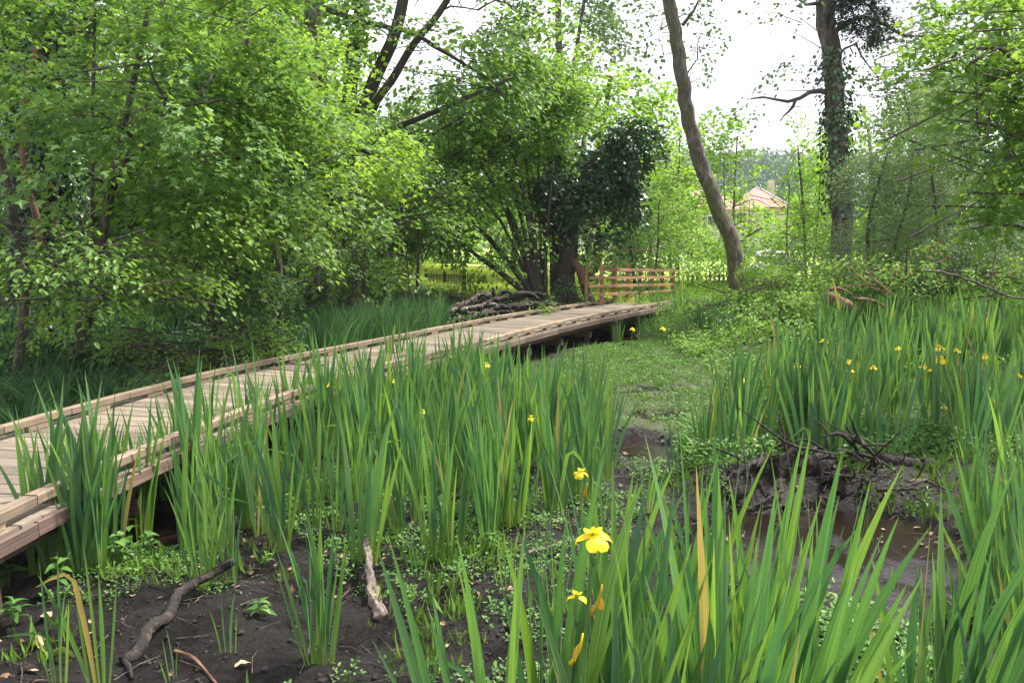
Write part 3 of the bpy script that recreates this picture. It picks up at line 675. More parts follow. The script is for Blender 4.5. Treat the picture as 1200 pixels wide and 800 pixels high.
# layered maple at the left
tree('maple_tree', 'broad layered green maple with thin leaning stems at the left behind the boardwalk', 'tree', (-4.6, 9.0),
     [([(95, 420, 9), (97, 380, 9), (125, 250, 9), (145, 150, 8.8), (176, 0, 8.6), (190, -120, 8.5)], .055, .02),
      ([(104, 400, 9.1), (108, 300, 9), (109, 150, 8.7), (112, 0, 8.5)], .03, .015),
      ([(125, 250, 9), (155, 170, 8.5), (200, 130, 8), (260, 118, 7.6)], .022, .008)],
     [blob(70, 40, 8.4, 75, 50), blob(170, 50, 8.0, 85, 60, .7), blob(260, 70, 8.2, 80, 60, .7), blob(130, 150, 7.6, 85, 45, .6), blob(240, 165, 7.6, 85, 45, .6),
      blob(190, 110, 9.6, 130, 90, .6, .7), blob(60, 110, 7.8, 60, 45, .5), blob(300, 130, 8.4, 70, 60, .6), blob(60, 200, 7.4, 70, 30, .5, .9), blob(180, -30, 8.2, 190, 60, .9, .8)],
     'maple', 11, ntw=50, gaps=-.02, **LE)
tree('hornbeam_tree', 'low hornbeam with flat drooping sprays hanging over the bank at the far left', 'tree', (-5.6, 7.7),
     [([(20, 440, 7.8), (30, 330, 7.8), (10, 220, 7.6), (-30, 60, 7.6)], .05, .02), ([(95, 410, 7.9), (92, 380, 7.9), (98, 330, 7.7), (120, 290, 7.4), (170, 270, 7)], .035, .01)],
     [blob(30, 255, 7.2, 75, 26, .6), blob(120, 300, 7.0, 85, 22, .6), blob(40, 320, 7.0, 70, 24, .6), blob(180, 335, 7.4, 80, 24, .6), blob(110, 355, 7.2, 70, 16, .5), blob(190, 270, 7.2, 75, 30, .6), blob(20, 160, 7.6, 60, 40, .5, .8), blob(-60, 260, 7.4, 70, 80, .7, .8), blob(60, 370, 8.2, 90, 14, .4, .7)],
     'hazel', 12, ntw=40, gaps=.0, per_m3=30, nl=30, size=.40, ll=.058, shape='oval', droop=.25, flat=.10, wr=.6)
tree('maple_tree', 'maple with long drooping bright sprays in the middle of the left wood', 'tree', (-2.9, 10.4),
     [([(330, 420, 10.8), (325, 300, 10.6), (300, 200, 10.4), (290, 60, 10.2), (285, -60, 10)], .06, .025), ([(300, 200, 10.4), (340, 150, 9.8), (400, 140, 9.4)], .03, .01)],
     [blob(300, 210, 8.6, 60, 50, .6), blob(350, 180, 9.2, 70, 60, .6), blob(250, 230, 8.4, 70, 50, .6), blob(330, 255, 8.6, 45, 50, .5), blob(360, 285, 8.6, 26, 26, .4), blob(380, 230, 10, 45, 45, .5),
      blob(250, 290, 8.4, 80, 40, .6), blob(360, 100, 10.4, 55, 60, .6, .7), blob(420, 180, 10.4, 60, 50, .6), blob(200, 220, 9.2, 80, 60, .6), blob(330, 40, 10.8, 60, 60, .8, .7), blob(290, 130, 9.4, 70, 60, .7)],
     'hazel', 13, ntw=40, gaps=-.02, per_m3=22, nl=26, size=.45, ll=.085, shape='lobed', droop=.5, flat=.2, wr=.75)
tree('ivy_clad_tree', 'dark ivy clad trunk with bare reddish stems at the left edge', 'tree', (-6.2, 10.4),
     [([(62, 430, 10.6), (58, 300, 10.6), (52, 150, 10.5), (50, 0, 10.4), (50, -100, 10.4)], .13, .10), ([(48, 300, 10.1), (42, 250, 10.0), (28, 200, 10), (32, 110, 10), (50, 20, 10), (52, -60, 10)], .045, .03)],
     [blob(60, -60, 10.6, 120, 50, 1.0)], 'shade', 14, 'barkred', ntw=20, ivy=[([(62, 380, 10.6), (56, 200, 10.55), (52, 0, 10.4)], .34, 5200)], **LE)
tree('bush', 'dense dark understorey bush between the boardwalk and the left wood', 'bush', (-2.6, 9.9),
     [([(250, 430, 9.9), (252, 380, 9.9), (240, 330, 9.7)], .03, .012), ([(262, 430, 9.9), (290, 370, 9.9), (310, 320, 9.7)], .025, .01), ([(280, 430, 9.9), (330, 380, 9.9), (370, 330, 9.9)], .022, .008)],
     [blob(210, 380, 9.2, 60, 40, .5), blob(280, 360, 9.2, 65, 50, .6), blob(315, 365, 9.8, 45, 45, .6), blob(150, 400, 9.2, 60, 25, .5), blob(290, 415, 9.0, 55, 26, .5), blob(385, 300, 11.6, 50, 36, .6), blob(230, 310, 9.6, 80, 40, .6)],
     'shade', 15, 'barkdark', ntw=50, gaps=-.05, per_m3=36, nl=22, size=.26, ll=.055, droop=.25, flat=.45, wr=.6)
tree('bush', 'lighter leafy bush spilling down to the far kerb rail, left of the iris band', 'bush', (-1.9, 9.6),
     [([(300, 440, 9.3), (310, 400, 9.3), (320, 370, 9.2)], .02, .008), ([(250, 440, 8.8), (255, 410, 8.8), (260, 390, 8.6)], .018, .008)],
     [blob(260, 415, 8.4, 45, 26, .4), blob(310, 400, 8.8, 42, 28, .4), blob(200, 425, 8.0, 45, 22, .4), blob(150, 405, 8.4, 30, 22, .3)],
     'maple', 16, 'barkdark', ntw=50, per_m3=70, nl=20, size=.2, ll=.045, droop=.2, flat=.6, wr=.6)
# tall trunks farther back
BK = dict(per_m3=3.6, nl=34, size=.85, ll=.13, shape='oval', droop=.3, flat=.3, wr=.75)
tree('tall_tree', 'tall straight grey trunk left of the pair at the top, reappearing above the bushes', 'tree', (*P(385, 380, 16)[:2],),
     [([(390, 400, 16), (388, 260, 16), (384, 200, 16), (374, 100, 16), (366, 0, 16), (360, -120, 16)], .19, .15), ([(372, 80, 16), (345, 28, 15.8), (320, 36, 15.6)], .05, .02), ([(372, 75, 16), (350, 60, 15.9), (330, 50, 15.6)], .03, .02)],
     [blob(330, 90, 15, 60, 45, .9), blob(300, 20, 15, 60, 45, .9), blob(395, 160, 15, 50, 35, .9), blob(390, 60, 17, 30, 60, .9, .6), blob(350, -60, 16, 110, 50, 1.5)], 'bright', 21, ntw=30, **BK)
tree('tall_tree', 'reddish slender trunk half hidden among leaves at the top left', 'tree', (*P(308, 380, 17)[:2],),
     [([(312, 400, 17), (310, 200, 17), (308, 60, 17), (303, 0, 17), (300, -100, 17)], .11, .09)],
     [blob(270, 60, 16, 50, 60, .9), blob(300, 140, 17, 60, 50, 1), blob(230, 20, 17, 60, 60, 1)], 'maple', 22, 'barkred', ntw=20, **BK)
tree('spreading_tree', 'big tree with several leaning dark limbs against the bright sky, upper left of centre', 'tree', (*P(425, 380, 15)[:2],),
     [([(418, 400, 15), (416, 200, 15), (411, 120, 15), (415, 60, 15), (424, 0, 15), (430, -100, 15)], .17, .12),
      ([(416, 220, 15), (424, 140, 15), (438, 95, 15), (462, 45, 15), (474, 0, 15), (480, -60, 15)], .15, .09),
      ([(424, 240, 15), (434, 150, 14.8), (440, 120, 14.7), (462, 90, 14.7), (484, 52, 14.7), (512, 20, 14.7), (530, -10, 14.7)], .09, .055),
      ([(380, 10, 14.6), (415, 22, 14.5), (450, 31, 14.4), (485, 40, 14.4), (515, 58, 14.4), (545, 76, 14.4), (575, 95, 14.4), (590, 115, 14.4)], .055, .02),
      ([(420, 180, 15), (450, 155, 14.7), (490, 138, 14.5), (530, 122, 14.5), (575, 103, 14.5), (600, 90, 14.5)], .065, .02),
      ([(430, 190, 15), (485, 170, 14.7), (520, 150, 14.6), (550, 132, 14.6)], .05, .015),
      ([(484, 52, 14.7), (520, 10, 14.7), (560, 12, 14.7)], .03, .012)],
     [blob(470, 22, 14, 60, 16, .8, .8), blob(440, 75, 14.4, 24, 28, .6, .7), blob(500, 105, 14.4, 42, 18, .7, .9), blob(545, 50, 14.4, 26, 20, .6, .7), blob(480, 150, 14.4, 60, 20, .7, .9), blob(540, 110, 14.6, 40, 26, .7, .9), blob(590, 95, 15, 45, 35, .8, .9),
      blob(440, 190, 14.6, 60, 30, .8, 1.1), blob(540, -40, 14.4, 120, 26, 1.2, .8), blob(405, -10, 14.4, 30, 30, .8, .8), blob(620, 20, 15.5, 50, 30, .8, .6), blob(570, 60, 15, 40, 26, .8, .8), blob(500, 60, 14.6, 40, 24, .7, .5), blob(440, 30, 14.8, 30, 36, .7, .7), blob(540, 85, 14.8, 50, 20, .7, .8)], 'maple', 23, 'barkdark', ntw=70,
     per_m3=6, nl=26, size=.55, ll=.105, shape='oval', droop=.3, flat=.45, wr=.75)
for k, (lab, bx_, d, bl_, mt_) in enumerate([
    ('slender sapling tree with pale foliage in front of the wire mesh fence', 488, 14.0, [blob(470, 240, 14, 40, 30, .7), blob(500, 262, 13.8, 34, 24, .6), blob(455, 300, 13.4, 40, 26, .6), blob(505, 225, 14.4, 36, 26, .7), blob(450, 325, 13.2, 24, 12, .4)], 'hazel'),
    ('leafy tree filling the gap right of the drooping maple', 425, 12.6, [blob(420, 215, 12.6, 40, 34, .7), blob(430, 265, 12.4, 40, 30, .6), blob(400, 300, 12.6, 42, 28, .6), blob(452, 190, 13, 30, 24, .6), blob(425, 325, 13.2, 40, 14, .5)], 'maple')]):
    tree('young_tree', lab, 'tree', (*P(bx_, 385, d)[:2],), [([(bx_, 395, d), (bx_ + 2, 310, d), (bx_ + 4, 220, d)], .04, .015), ([(bx_ - 3, 395, d), (bx_ - 12, 300, d), (bx_ - 20, 230, d)], .025, .01)], bl_, mt_, 45 + k, 'barkdark', ntw=40, gaps=-.05, per_m3=13, nl=26, size=.45, ll=.08, shape='oval', droop=.3, flat=.2, wr=.7)
# hazel with many stems in the middle
hs = []
rr_ = np.random.default_rng(9)
for k, (tx, ty, mx_, my_) in enumerate([(505, 262, 560, 300), (490, 215, 565, 272), (522, 190, 580, 250), (545, 165, 592, 240), (570, 150, 604, 235), (592, 140, 614, 230), (612, 150, 622, 240), (630, 170, 632, 250), (575, 205, 598, 262), (528, 235, 580, 285), (648, 190, 642, 260), (600, 250, 618, 300), (520, 130, 596, 205), (660, 120, 640, 220)]):
    d = 17 + rr_.normal(0, .5)
    hs.append(([(632 + k * .9 - 4, 352, 17), ((632 + mx_) / 2 + 2, (345 + my_) / 2 + 6, 17), (mx_, my_, (17 + d) / 2), (tx, ty, d)], .055 + .03 * (k in (0, 1, 3, 5)), .012))
tree('hazel_tree', 'many stemmed hazel fanning out low branches beyond the log pile', 'tree', (*P(636, 352, 17)[:2],), hs,
     [blob(520, 250, 16.6, 50, 36, .9), blob(495, 275, 16.4, 46, 22, .8), blob(560, 205, 16.8, 60, 45, 1.0, .9), blob(530, 155, 17, 60, 40, 1.0), blob(600, 160, 17.2, 60, 50, 1.0), blob(590, 265, 16.6, 36, 30, .8, .5), blob(610, 110, 17.6, 60, 40, 1), blob(470, 240, 16.2, 40, 40, .8), blob(560, 300, 16.4, 36, 14, .7, .5), blob(650, 150, 17.8, 50, 50, .9), blob(570, 325, 17.5, 20, 6, .6, .3), blob(640, 100, 17.4, 40, 30, .8), blob(560, 120, 17, 44, 26, .8)],
     'hazel', 24, 'barkdark', ntw=160, per_m3=9, nl=34, size=.55, ll=.09, shape='oval', droop=.3, flat=.2, wr=.7, extra_limbs=False)
t = tree('ivy_covered_tree', 'tree smothered in dark glossy ivy beside the end of the boardwalk', 'tree', (*P(667, 350, 17.6)[:2],),
     [([(662, 352, 17.4), (664, 310, 17.4), (672, 250, 17.5), (690, 200, 17.6), (725, 165, 17.6)], .25, .10), ([(652, 350, 17.5), (650, 300, 17.5), (645, 230, 17.5), (660, 170, 17.6)], .13, .06)],
     [blob(735, 172, 17.4, 32, 26, .7), blob(710, 205, 17.4, 38, 30, .8), blob(680, 240, 17.3, 40, 34, .8), blob(655, 225, 17.4, 28, 34, .6, .8), blob(690, 280, 17.5, 30, 20, .6, .35), blob(720, 240, 17.6, 30, 28, .6), blob(758, 182, 17.6, 12, 8, .3), blob(664, 290, 17.5, 16, 24, .4, .3)],
     'ivy', 25, 'barkdark', ntw=40, per_m3=30, nl=26, size=.30, ll=.085, droop=.45, flat=.6, wr=.85)
tree('leaning_stump', 'rusty brown leaning stump just left of the post and rail fence', 'stump', (*P(690, 352, 17)[:2],),
     [([(696, 360, 17), (689, 345, 17), (681, 322, 17), (672, 305, 17)], .10, .08)], [blob(700, 300, 17, 22, 12, .4, .8)], 'maple', 26, 'barkred', ntw=5, per_m3=9, nl=24, size=.4, ll=.09, extra_limbs=False)
tree('shrub', 'green shrub spilling over the top of the post and rail fence', 'shrub', (*P(750, 340, 21)[:2],),
     [([(745, 345, 21), (740, 300, 21), (735, 260, 21)], .05, .02), ([(760, 345, 21), (770, 300, 21), (772, 240, 21)], .04, .02)],
     [blob(720, 300, 21, 36, 24, .8), blob(760, 290, 21.5, 40, 30, .9), blob(775, 240, 22, 34, 34, .9, .8), blob(735, 260, 21.5, 36, 24, .8), blob(745, 328, 21.6, 40, 12, .5)], 'maple', 27, 'barkdark', ntw=40, per_m3=10, nl=28, size=.45, ll=.09, droop=.3, flat=.35)
tree('tall_tree', 'loose crowned tall tree against the white sky at top centre', 'tree', (*P(655, 340, 30)[:2],),
     [([(655, 345, 30), (656, 200, 30), (656, 90, 30), (654, 0, 30), (655, -80, 30)], .18, .10), ([(658, 150, 30), (672, 80, 30), (680, 30, 30), (690, -30, 30)], .10, .05), ([(656, 120, 30), (628, 70, 30), (600, 20, 30)], .07, .03)],
     [blob(625, 30, 29, 36, 30, 1.4, .6), blob(690, 50, 29, 34, 34, 1.4, .7), blob(655, 70, 30, 36, 20, 1.2, .5), blob(700, 10, 30, 36, 26, 1.4, .6), blob(725, 82, 30, 20, 12, .8, .6), blob(600, 70, 30, 26, 20, 1, .5), blob(650, -30, 30, 80, 26, 2, .6), blob(715, 50, 30, 16, 12, .8, .4)], 'poplar', 28, 'bark', ntw=60,
     per_m3=2.0, nl=30, size=1.0, ll=.17, shape='rhomb', droop=.3, flat=.6, wr=.8)
tree('broad_tree', 'light green rounded tree behind the hazel and ivy covered tree', 'tree', (*P(700, 340, 25)[:2],),
     [([(690, 345, 25), (700, 200, 25), (715, 90, 25)], .16, .07), ([(700, 220, 25), (683, 180, 24.6), (690, 145, 24.6), (704, 112, 24.6)], .07, .05)],
     [blob(660, 120, 25, 46, 36, 1.3), blob(705, 130, 25, 40, 34, 1.2, .8), blob(620, 150, 26, 50, 40, 1.3), blob(765, 115, 26, 26, 18, .9, .55), blob(740, 110, 26, 22, 22, .9, .7), blob(640, 200, 26, 60, 50, 1.4), blob(560, 150, 27, 50, 40, 1.3), blob(780, 150, 26, 24, 16, .9, .6), blob(735, 140, 26, 30, 24, .9, .9), blob(680, 90, 26, 36, 24, 1, .8)], 'bright', 29, ntw=40,
     per_m3=2.6, nl=34, size=.85, ll=.15, shape='oval', droop=.3, flat=.4, wr=.75)
# leaning poplar
tree('leaning_tree', 'tall bare trunk leaning left across the bright sky right of centre', 'tree', (*P(866, 348, 21)[:2],),
     [([(866, 352, 21), (864, 325, 21), (859, 285, 21), (846, 255, 21), (832, 222, 21), (820, 185, 21), (808, 140, 21), (800, 95, 21), (792, 45, 21), (784, 0, 21), (776, -60, 21)], .215, .15),
      ([(800, 30, 21), (812, 14, 21), (822, -5, 21)], .05, .02), ([(806, 85, 21), (820, 68, 21), (832, 76, 21)], .02, .008), ([(788, 62, 21), (778, 65, 21)], .015, .006)],
     [blob(806, 20, 21, 20, 22, .6, .5), blob(822, 35, 21, 12, 14, .4, .45), blob(770, 12, 21, 30, 16, .6, .4), blob(770, 45, 21, 16, 12, .4, .3), blob(825, 92, 21, 18, 26, .5, .55), blob(815, 60, 21, 14, 8, .4, .25), blob(790, -40, 21, 70, 24, 1.2, .6)], 'poplar', 31, 'barklean', ntw=40,
     per_m3=4.2, nl=22, size=.55, ll=.11, shape='rhomb', droop=.2, flat=.8, wr=.8)
for k, (lab, bx_, d, bl_) in enumerate([
    ('bright green young tree between the fence and the leaning trunk', 795, 26, [blob(790, 200, 26, 30, 44, 1.1), blob(800, 260, 25, 26, 36, 1), blob(775, 190, 27, 22, 30, 1, .8), blob(812, 230, 26, 16, 30, .8), blob(800, 310, 24, 26, 22, .7)]),
    ('yellow green young tree right behind the leaning trunk', 862, 27, [blob(856, 190, 27, 24, 34, 1), blob(866, 240, 27, 20, 34, .9, .9), blob(845, 160, 27, 24, 26, 1, .8), blob(846, 300, 25, 18, 22, .7), blob(872, 290, 26, 16, 24, .7, .8), blob(866, 160, 27, 14, 14, .7, .6), blob(890, 262, 27, 32, 15, .8, 1.6), blob(908, 245, 28, 14, 14, .7, .9), blob(884, 292, 24, 30, 26, .9, 1.3), blob(915, 280, 23, 20, 24, .8, 1.2), blob(850, 285, 24, 16, 26, .8)])]):
    tree('young_tree', lab, 'tree', (*P(bx_, 345, d)[:2],), [([(bx_, 345, d), (bx_ - 2, 250, d), (bx_ + 2, 160, d)], .06, .02), ([(bx_ - 8, 345, d), (bx_ - 12, 260, d), (bx_ - 14, 190, d)], .03, .015)], bl_, 'bright', 41 + k, ntw=60, per_m3=4.5, nl=26, size=.6, ll=.115, shape='oval', droop=.2, flat=.5, wr=.7)
_t = [x for x in bpy.data.objects if x.get('label', '').startswith('tall straight grey trunk') or x.get('label', '').startswith('tall straight')]
_m = [x for x in bpy.data.objects if x.get('label', '').startswith('maple with long drooping')][0]
crown('ivy', [blob(340, 215, 9.6, 22, 26, .3), blob(350, 195, 9.8, 16, 16, .3), blob(330, 240, 9.6, 12, 18, .25)], M['ivy'], _m, np.array(_m.location), 88, per_m3=40, nl=24, size=.22, ll=.06, droop=.4, flat=.7, wr=.9)
# tall ivy trunk on the right
t = tree('tall_tree', 'tall upright trunk wrapped in ivy with a crooked bare branch on its left', 'tree', (*P(986, 330, 16)[:2],),
     [([(988, 340, 16), (985, 245, 16), (983, 200, 16), (979, 130, 16), (974, 60, 16), (968, 0, 16), (964, -80, 16)], .205, .165),
      ([(972, 108, 16), (958, 107, 15.9), (944, 110, 15.8), (932, 118, 15.8), (916, 119, 15.8), (898, 114, 15.8), (880, 116, 15.8)], .055, .015),
      ([(932, 118, 15.8), (928, 128, 15.8), (920, 134, 15.8), (914, 142, 15.8)], .035, .012),
      ([(970, 4, 16), (960, 3, 15.9), (945, 6, 15.8), (935, 0, 15.8)], .05, .02),
      ([(978, 70, 16), (1000, 50, 16), (1012, 70, 16), (1030, 92, 16)], .03, .01),
      ([(974, 40, 16), (1010, 20, 16), (1045, 34, 16), (1060, 42, 16), (1086, 43, 16)], .055, .02)],
     [blob(930, 20, 15.8, 30, 14, .6, .35), blob(945, 6, 15.6, 24, 10, .5, .5), blob(900, 100, 15.8, 26, 14, .5, .28), blob(925, 80, 15.8, 20, 12, .5, .2), blob(1010, 80, 16, 20, 24, .6, .5), blob(1030, 60, 16.4, 34, 30, .7, .3), blob(912, 140, 15.8, 12, 10, .3, .6), blob(1065, 40, 16.4, 34, 30, .7, .35), blob(1060, 95, 16.4, 40, 36, .8, .8), blob(1095, 50, 16.6, 40, 34, .8, .7), blob(1045, 20, 16.4, 30, 24, .7, .7), blob(1100, 110, 16.6, 40, 30, .8, .8), blob(1020, 120, 16.6, 30, 30, .7, .4), blob(960, -50, 16, 110, 20, 1.2, .6), blob(885, 130, 16, 18, 16, .4, .2)], 'poplar', 51, 'bark', ntw=60,
     per_m3=8, nl=20, size=.42, ll=.085, shape='rhomb', droop=.25, flat=.8, wr=.75, extra_limbs=False,
     ivy=[([(986, 250, 16), (984, 200, 16), (981, 130, 16)], .27, 900), ([(983, 150, 16), (976, 60, 16)], .26, 700)])
crown('mistletoe_clump', [blob(1002, 12, 15.5, 22, 26, .4), blob(1022, 34, 15.5, 20, 22, .4), blob(998, -8, 15.5, 24, 16, .4), blob(958, 92, 15.5, 10, 9, .2, .5)], leaf_mat('mistletoe_leaf', [(.02, .04, .025), (.035, .06, .035)], (1.2, 1.2, 1), tr=.1), t, np.array(t.location), 52,
      per_m3=110, nl=16, size=.18, ll=.07, droop=.1, flat=1.0, wr=.4)
tree('shrub', 'tall yellow green shrub left of the ivy wrapped trunk', 'shrub', (*P(940, 335, 17.5)[:2],),
     [([(945, 345, 17.5), (942, 260, 17.5), (935, 170, 17.5)], .04, .015), ([(950, 345, 17.5), (958, 260, 17.5), (962, 190, 17.5)], .03, .01), ([(930, 345, 17.5), (922, 280, 17.5), (925, 220, 17.5)], .025, .01)],
     [blob(940, 180, 17.5, 24, 34, .6, .9), blob(945, 235, 17.4, 26, 40, .7), blob(935, 290, 17, 34, 34, .7, .9), blob(963, 150, 17.8, 14, 18, .4, .6), blob(962, 200, 17.6, 14, 28, .4), blob(966, 270, 17, 24, 30, .6), blob(918, 205, 17.8, 10, 14, .3, .6), blob(905, 305, 17.5, 22, 14, .5, .7)], 'bright', 53, ntw=40,
     per_m3=17, nl=22, size=.4, ll=.07, shape='oval', droop=.15, flat=.6, wr=.6)
for k, (lab, st_, bl_) in enumerate([
    ('grey green willow bush just right of the ivy wrapped trunk', [([(1020, 345, 13.5), (1018, 260, 13.5), (1040, 180, 13.5)], .04, .015), ([(1030, 345, 13.5), (1060, 250, 13.5), (1070, 180, 13.5), (1060, 110, 13.6)], .04, .012)],
     [blob(1020, 215, 13.5, 30, 34, .6), blob(1050, 180, 13.6, 34, 36, .6, .8), blob(1020, 270, 13.2, 36, 34, .6), blob(1065, 240, 13.2, 40, 44, .7), blob(1005, 310, 13, 34, 22, .5), blob(1065, 300, 12.8, 44, 28, .6), blob(1030, 155, 13.8, 22, 20, .4, .5)]),
    ('dusty green willow bush at the right below the overhanging maple', [([(1100, 345, 12.5), (1098, 260, 12.5), (1090, 190, 12.5)], .04, .015), ([(1115, 345, 12.5), (1125, 250, 12.5), (1135, 180, 12.5)], .04, .012)],
     [blob(1095, 180, 12.8, 34, 40, .6, .8), blob(1110, 240, 12.5, 36, 40, .6), blob(1130, 290, 12, 44, 34, .6), blob(1090, 130, 13.4, 36, 34, .5, .8), blob(1130, 100, 13.2, 36, 40, .5, .7), blob(1170, 300, 11.5, 40, 30, .6), blob(1180, 240, 12, 36, 40, .6)])]):
    tree('willow_bush', lab, 'bush', (st_[0][0][0][0] * 0 + P(*st_[0][0][0])[0], P(*st_[0][0][0])[1]), st_, bl_, 'willow', 61 + k, 'barkdark', ntw=10, extra_limbs=False, per_m3=58, nl=24, size=.3, ll=.052, shape='rhomb', droop=.15, flat=.7, wr=.45)
# overhanging maple at the right edge
tree('maple_tree', 'bright maple reaching in from the right edge of the picture', 'tree', (5.6, 7.6),
     [([(1290, 420, 7.4), (1280, 250, 7.4), (1262, 100, 7.4), (1250, -60, 7.4)], .12, .08), ([(1275, 260, 7.4), (1225, 190, 7.2), (1175, 150, 7.1), (1120, 140, 7)], .03, .008), ([(1270, 200, 7.4), (1215, 100, 7.2), (1165, 55, 7.2), (1110, 70, 7.2)], .03, .008),
      ([(1280, 300, 7.4), (1230, 280, 7.2), (1180, 262, 7.1), (1140, 268, 7)], .025, .008)],
     [blob(1190, 30, 7.3, 60, 34, .5), blob(1140, 60, 7.2, 42, 26, .45, .8), blob(1105, 85, 7.2, 30, 14, .3, .6), blob(1180, 110, 7.1, 55, 34, .5), blob(1125, 150, 7.1, 32, 16, .35, .7), blob(1185, 185, 7.1, 44, 34, .5), blob(1180, 250, 7.0, 44, 28, .45), blob(1150, 285, 6.9, 34, 14, .35, .8), blob(1195, 305, 6.9, 34, 20, .35), blob(1240, 150, 7.3, 60, 150, .6, .7), blob(1150, 215, 7.2, 22, 16, .3, .7), blob(1130, 12, 7.4, 50, 20, .4, .9), blob(1160, 80, 7.4, 40, 30, .4), blob(1110, 50, 7.4, 30, 16, .3, .7)],
     'hazel', 71, extra_limbs=False, ntw=40, per_m3=30, nl=22, size=.34, ll=.085, shape='lobed', droop=.3, flat=.2, wr=.8)
# background wood: farther trees that close the view, each one a thing
bt = [(-60, 30, 'shade'), (25, 24, 'hazel'), (110, 28, 'bright'), (190, 24, 'hazel'), (250, 32, 'shade'), (300, 26, 'bright'), (355, 34, 'hazel'), (420, 28, 'shade'), (480, 38, 'hazel'), (545, 44, 'bright'), (600, 38, 'hazel'), (700, 42, 'shade'), (760, 44, 'bright'), (808, 60, 'hazel'), (1020, 30, 'hazel'), (1075, 26, 'shade'), (1120, 30, 'hazel'), (1180, 22, 'shade'), (1240, 28, 'hazel'), (962, 60, 'bright'), (150, 17, 'shade'), (20, 15, 'shade'), (235, 15, 'shade'), (400, 18, 'shade')]
tops_ = [-60, -60, -60, -60, -60, -40, -20, 130, 150, 170, 180, 200, 190, 215, 150, 130, 100, 0, -60, 225, 60, 0, 140, 215]
names_ = {'shade': 'dark green', 'hazel': 'mid green', 'bright': 'light green'}
where = ['beyond the left edge of the wood', 'behind the ivy clad trunk', 'glowing through the gap in the left maple', 'behind the top of the left maple', 'behind the middle of the left wood', 'left of the reddish slender trunk', 'behind the tall straight grey trunk', 'behind the spreading tree', 'behind the wire mesh fence', 'above the sunny meadow', 'behind the hazel stems', 'behind the ivy covered tree', 'beyond the post and rail fence', 'behind the leaning trunk', 'behind the willow bushes', 'between the two willow bushes', 'above the right willow bush', 'behind the right edge maple', 'beyond the right edge', 'beside the pink roofed house', 'low behind the left maple', 'low behind the hornbeam', 'behind the dark understorey bush', 'low behind the drooping maple']
for k, ((px, d, mt), tp) in enumerate(zip(bt, tops_)):
    r = np.random.default_rng(100 + k); kk = d / FPX; wpx = 1.7 / kk if d < 40 else 2.2 / kk
    bot = 335; bl_ = []
    n = max(3, int((bot - tp) * kk / 1.5))
    for j in range(n):
        yy = bot - (bot - tp) * (j + .3) / n; rx = wpx * (1 - .35 * abs(j / n - .4)) * r.uniform(.8, 1.15)
        bl_.append(blob(px + r.normal(0, wpx * .25), yy, d + r.normal(0, .5), rx * .75, 1.25 / kk, 1.5))
        bl_.append(blob(px + r.choice([-1, 1]) * wpx * .55, yy + 10, d + r.normal(0, .8), rx * .5, .9 / kk, 1.2))
    x0, y0 = P(px, 340, d)[:2]
    tree('woodland_tree', names_[mt] + ' woodland tree ' + where[k], 'tree', (x0, y0), [([(px, 350, d), (px + 3, (345 + tp) / 2, d), (px - 2, tp, d)], .16, .05)], bl_, mt, 100 + k, 'barkdark', ntw=0,
         group='trees of the wood behind', extra_limbs=False, per_m3=1.7, nl=26, size=.9, ll=.19, shape='rhomb', droop=.3, flat=.55, wr=.8)
# undergrowth masses (brambles, nettles) along the back
def thicket(name, label, cat, blobs, mt, seed, **kw):
    c0 = blobs[0][0]; t = thing(name, label, cat, (c0[0], c0[1], hz(c0[0], c0[1]))); crown('foliage', blobs, M[mt], t, np.array(t.location), seed, ntw=kw.pop('ntw', 40), **kw); return t
TH = dict(per_m3=42, nl=20, size=.26, ll=.06, shape='oval', droop=.25, flat=.7, wr=.6)
thicket('bramble', 'sunlit tangled bramble thicket right of the leaning trunk', 'bramble', [blob(895, 318, 15.5, 30, 12, .6), blob(905, 330, 14, 34, 16, .8), blob(945, 325, 13, 40, 18, .8), blob(900, 355, 13, 34, 14, .7), blob(940, 352, 12, 36, 16, .6), blob(880, 375, 11.5, 26, 12, .5), blob(925, 378, 11, 26, 10, .5)], 'bramble', 81, **TH)
thicket('bramble', 'bramble thicket with dead canes above the right iris bed', 'bramble', [blob(1000, 318, 12, 40, 16, .6), blob(1050, 325, 11.6, 44, 18, .6), blob(1110, 322, 11.4, 44, 18, .6), blob(1180, 325, 11, 46, 18, .6), blob(1085, 300, 12, 50, 14, .5)], 'bramble', 82, **TH)
thicket('nettle_patch', 'fresh green weeds at the foot of the hazel and ivy covered tree', 'weeds', [blob(640, 352, 16, 26, 7, .5), blob(670, 345, 16.2, 22, 10, .5), blob(720, 355, 17.0, 26, 3, .3), blob(765, 350, 18.0, 26, 3, .3), blob(655, 335, 16.6, 14, 12, .3)], 'herb', 83, **TH)
thicket('weed_patch', 'low leafy weeds between the far deck end and the leaning trunk', 'weeds', [blob(835, 352, 16, 34, 6, .6), blob(880, 350, 14, 24, 10, .6), blob(860, 365, 13, 30, 8, .5)], 'herb', 84, **TH)
thicket('weed_patch', 'weeds on the bank left of the log pile', 'weeds', [blob(470, 350, 14, 40, 8, .5), blob(525, 375, 13.5, 20, 10, .4), blob(300, 432, 8.6, 50, 10, .4), blob(180, 448, 7.6, 50, 10, .4), blob(60, 455, 7.2, 60, 12, .4)], 'shade', 85, **TH)

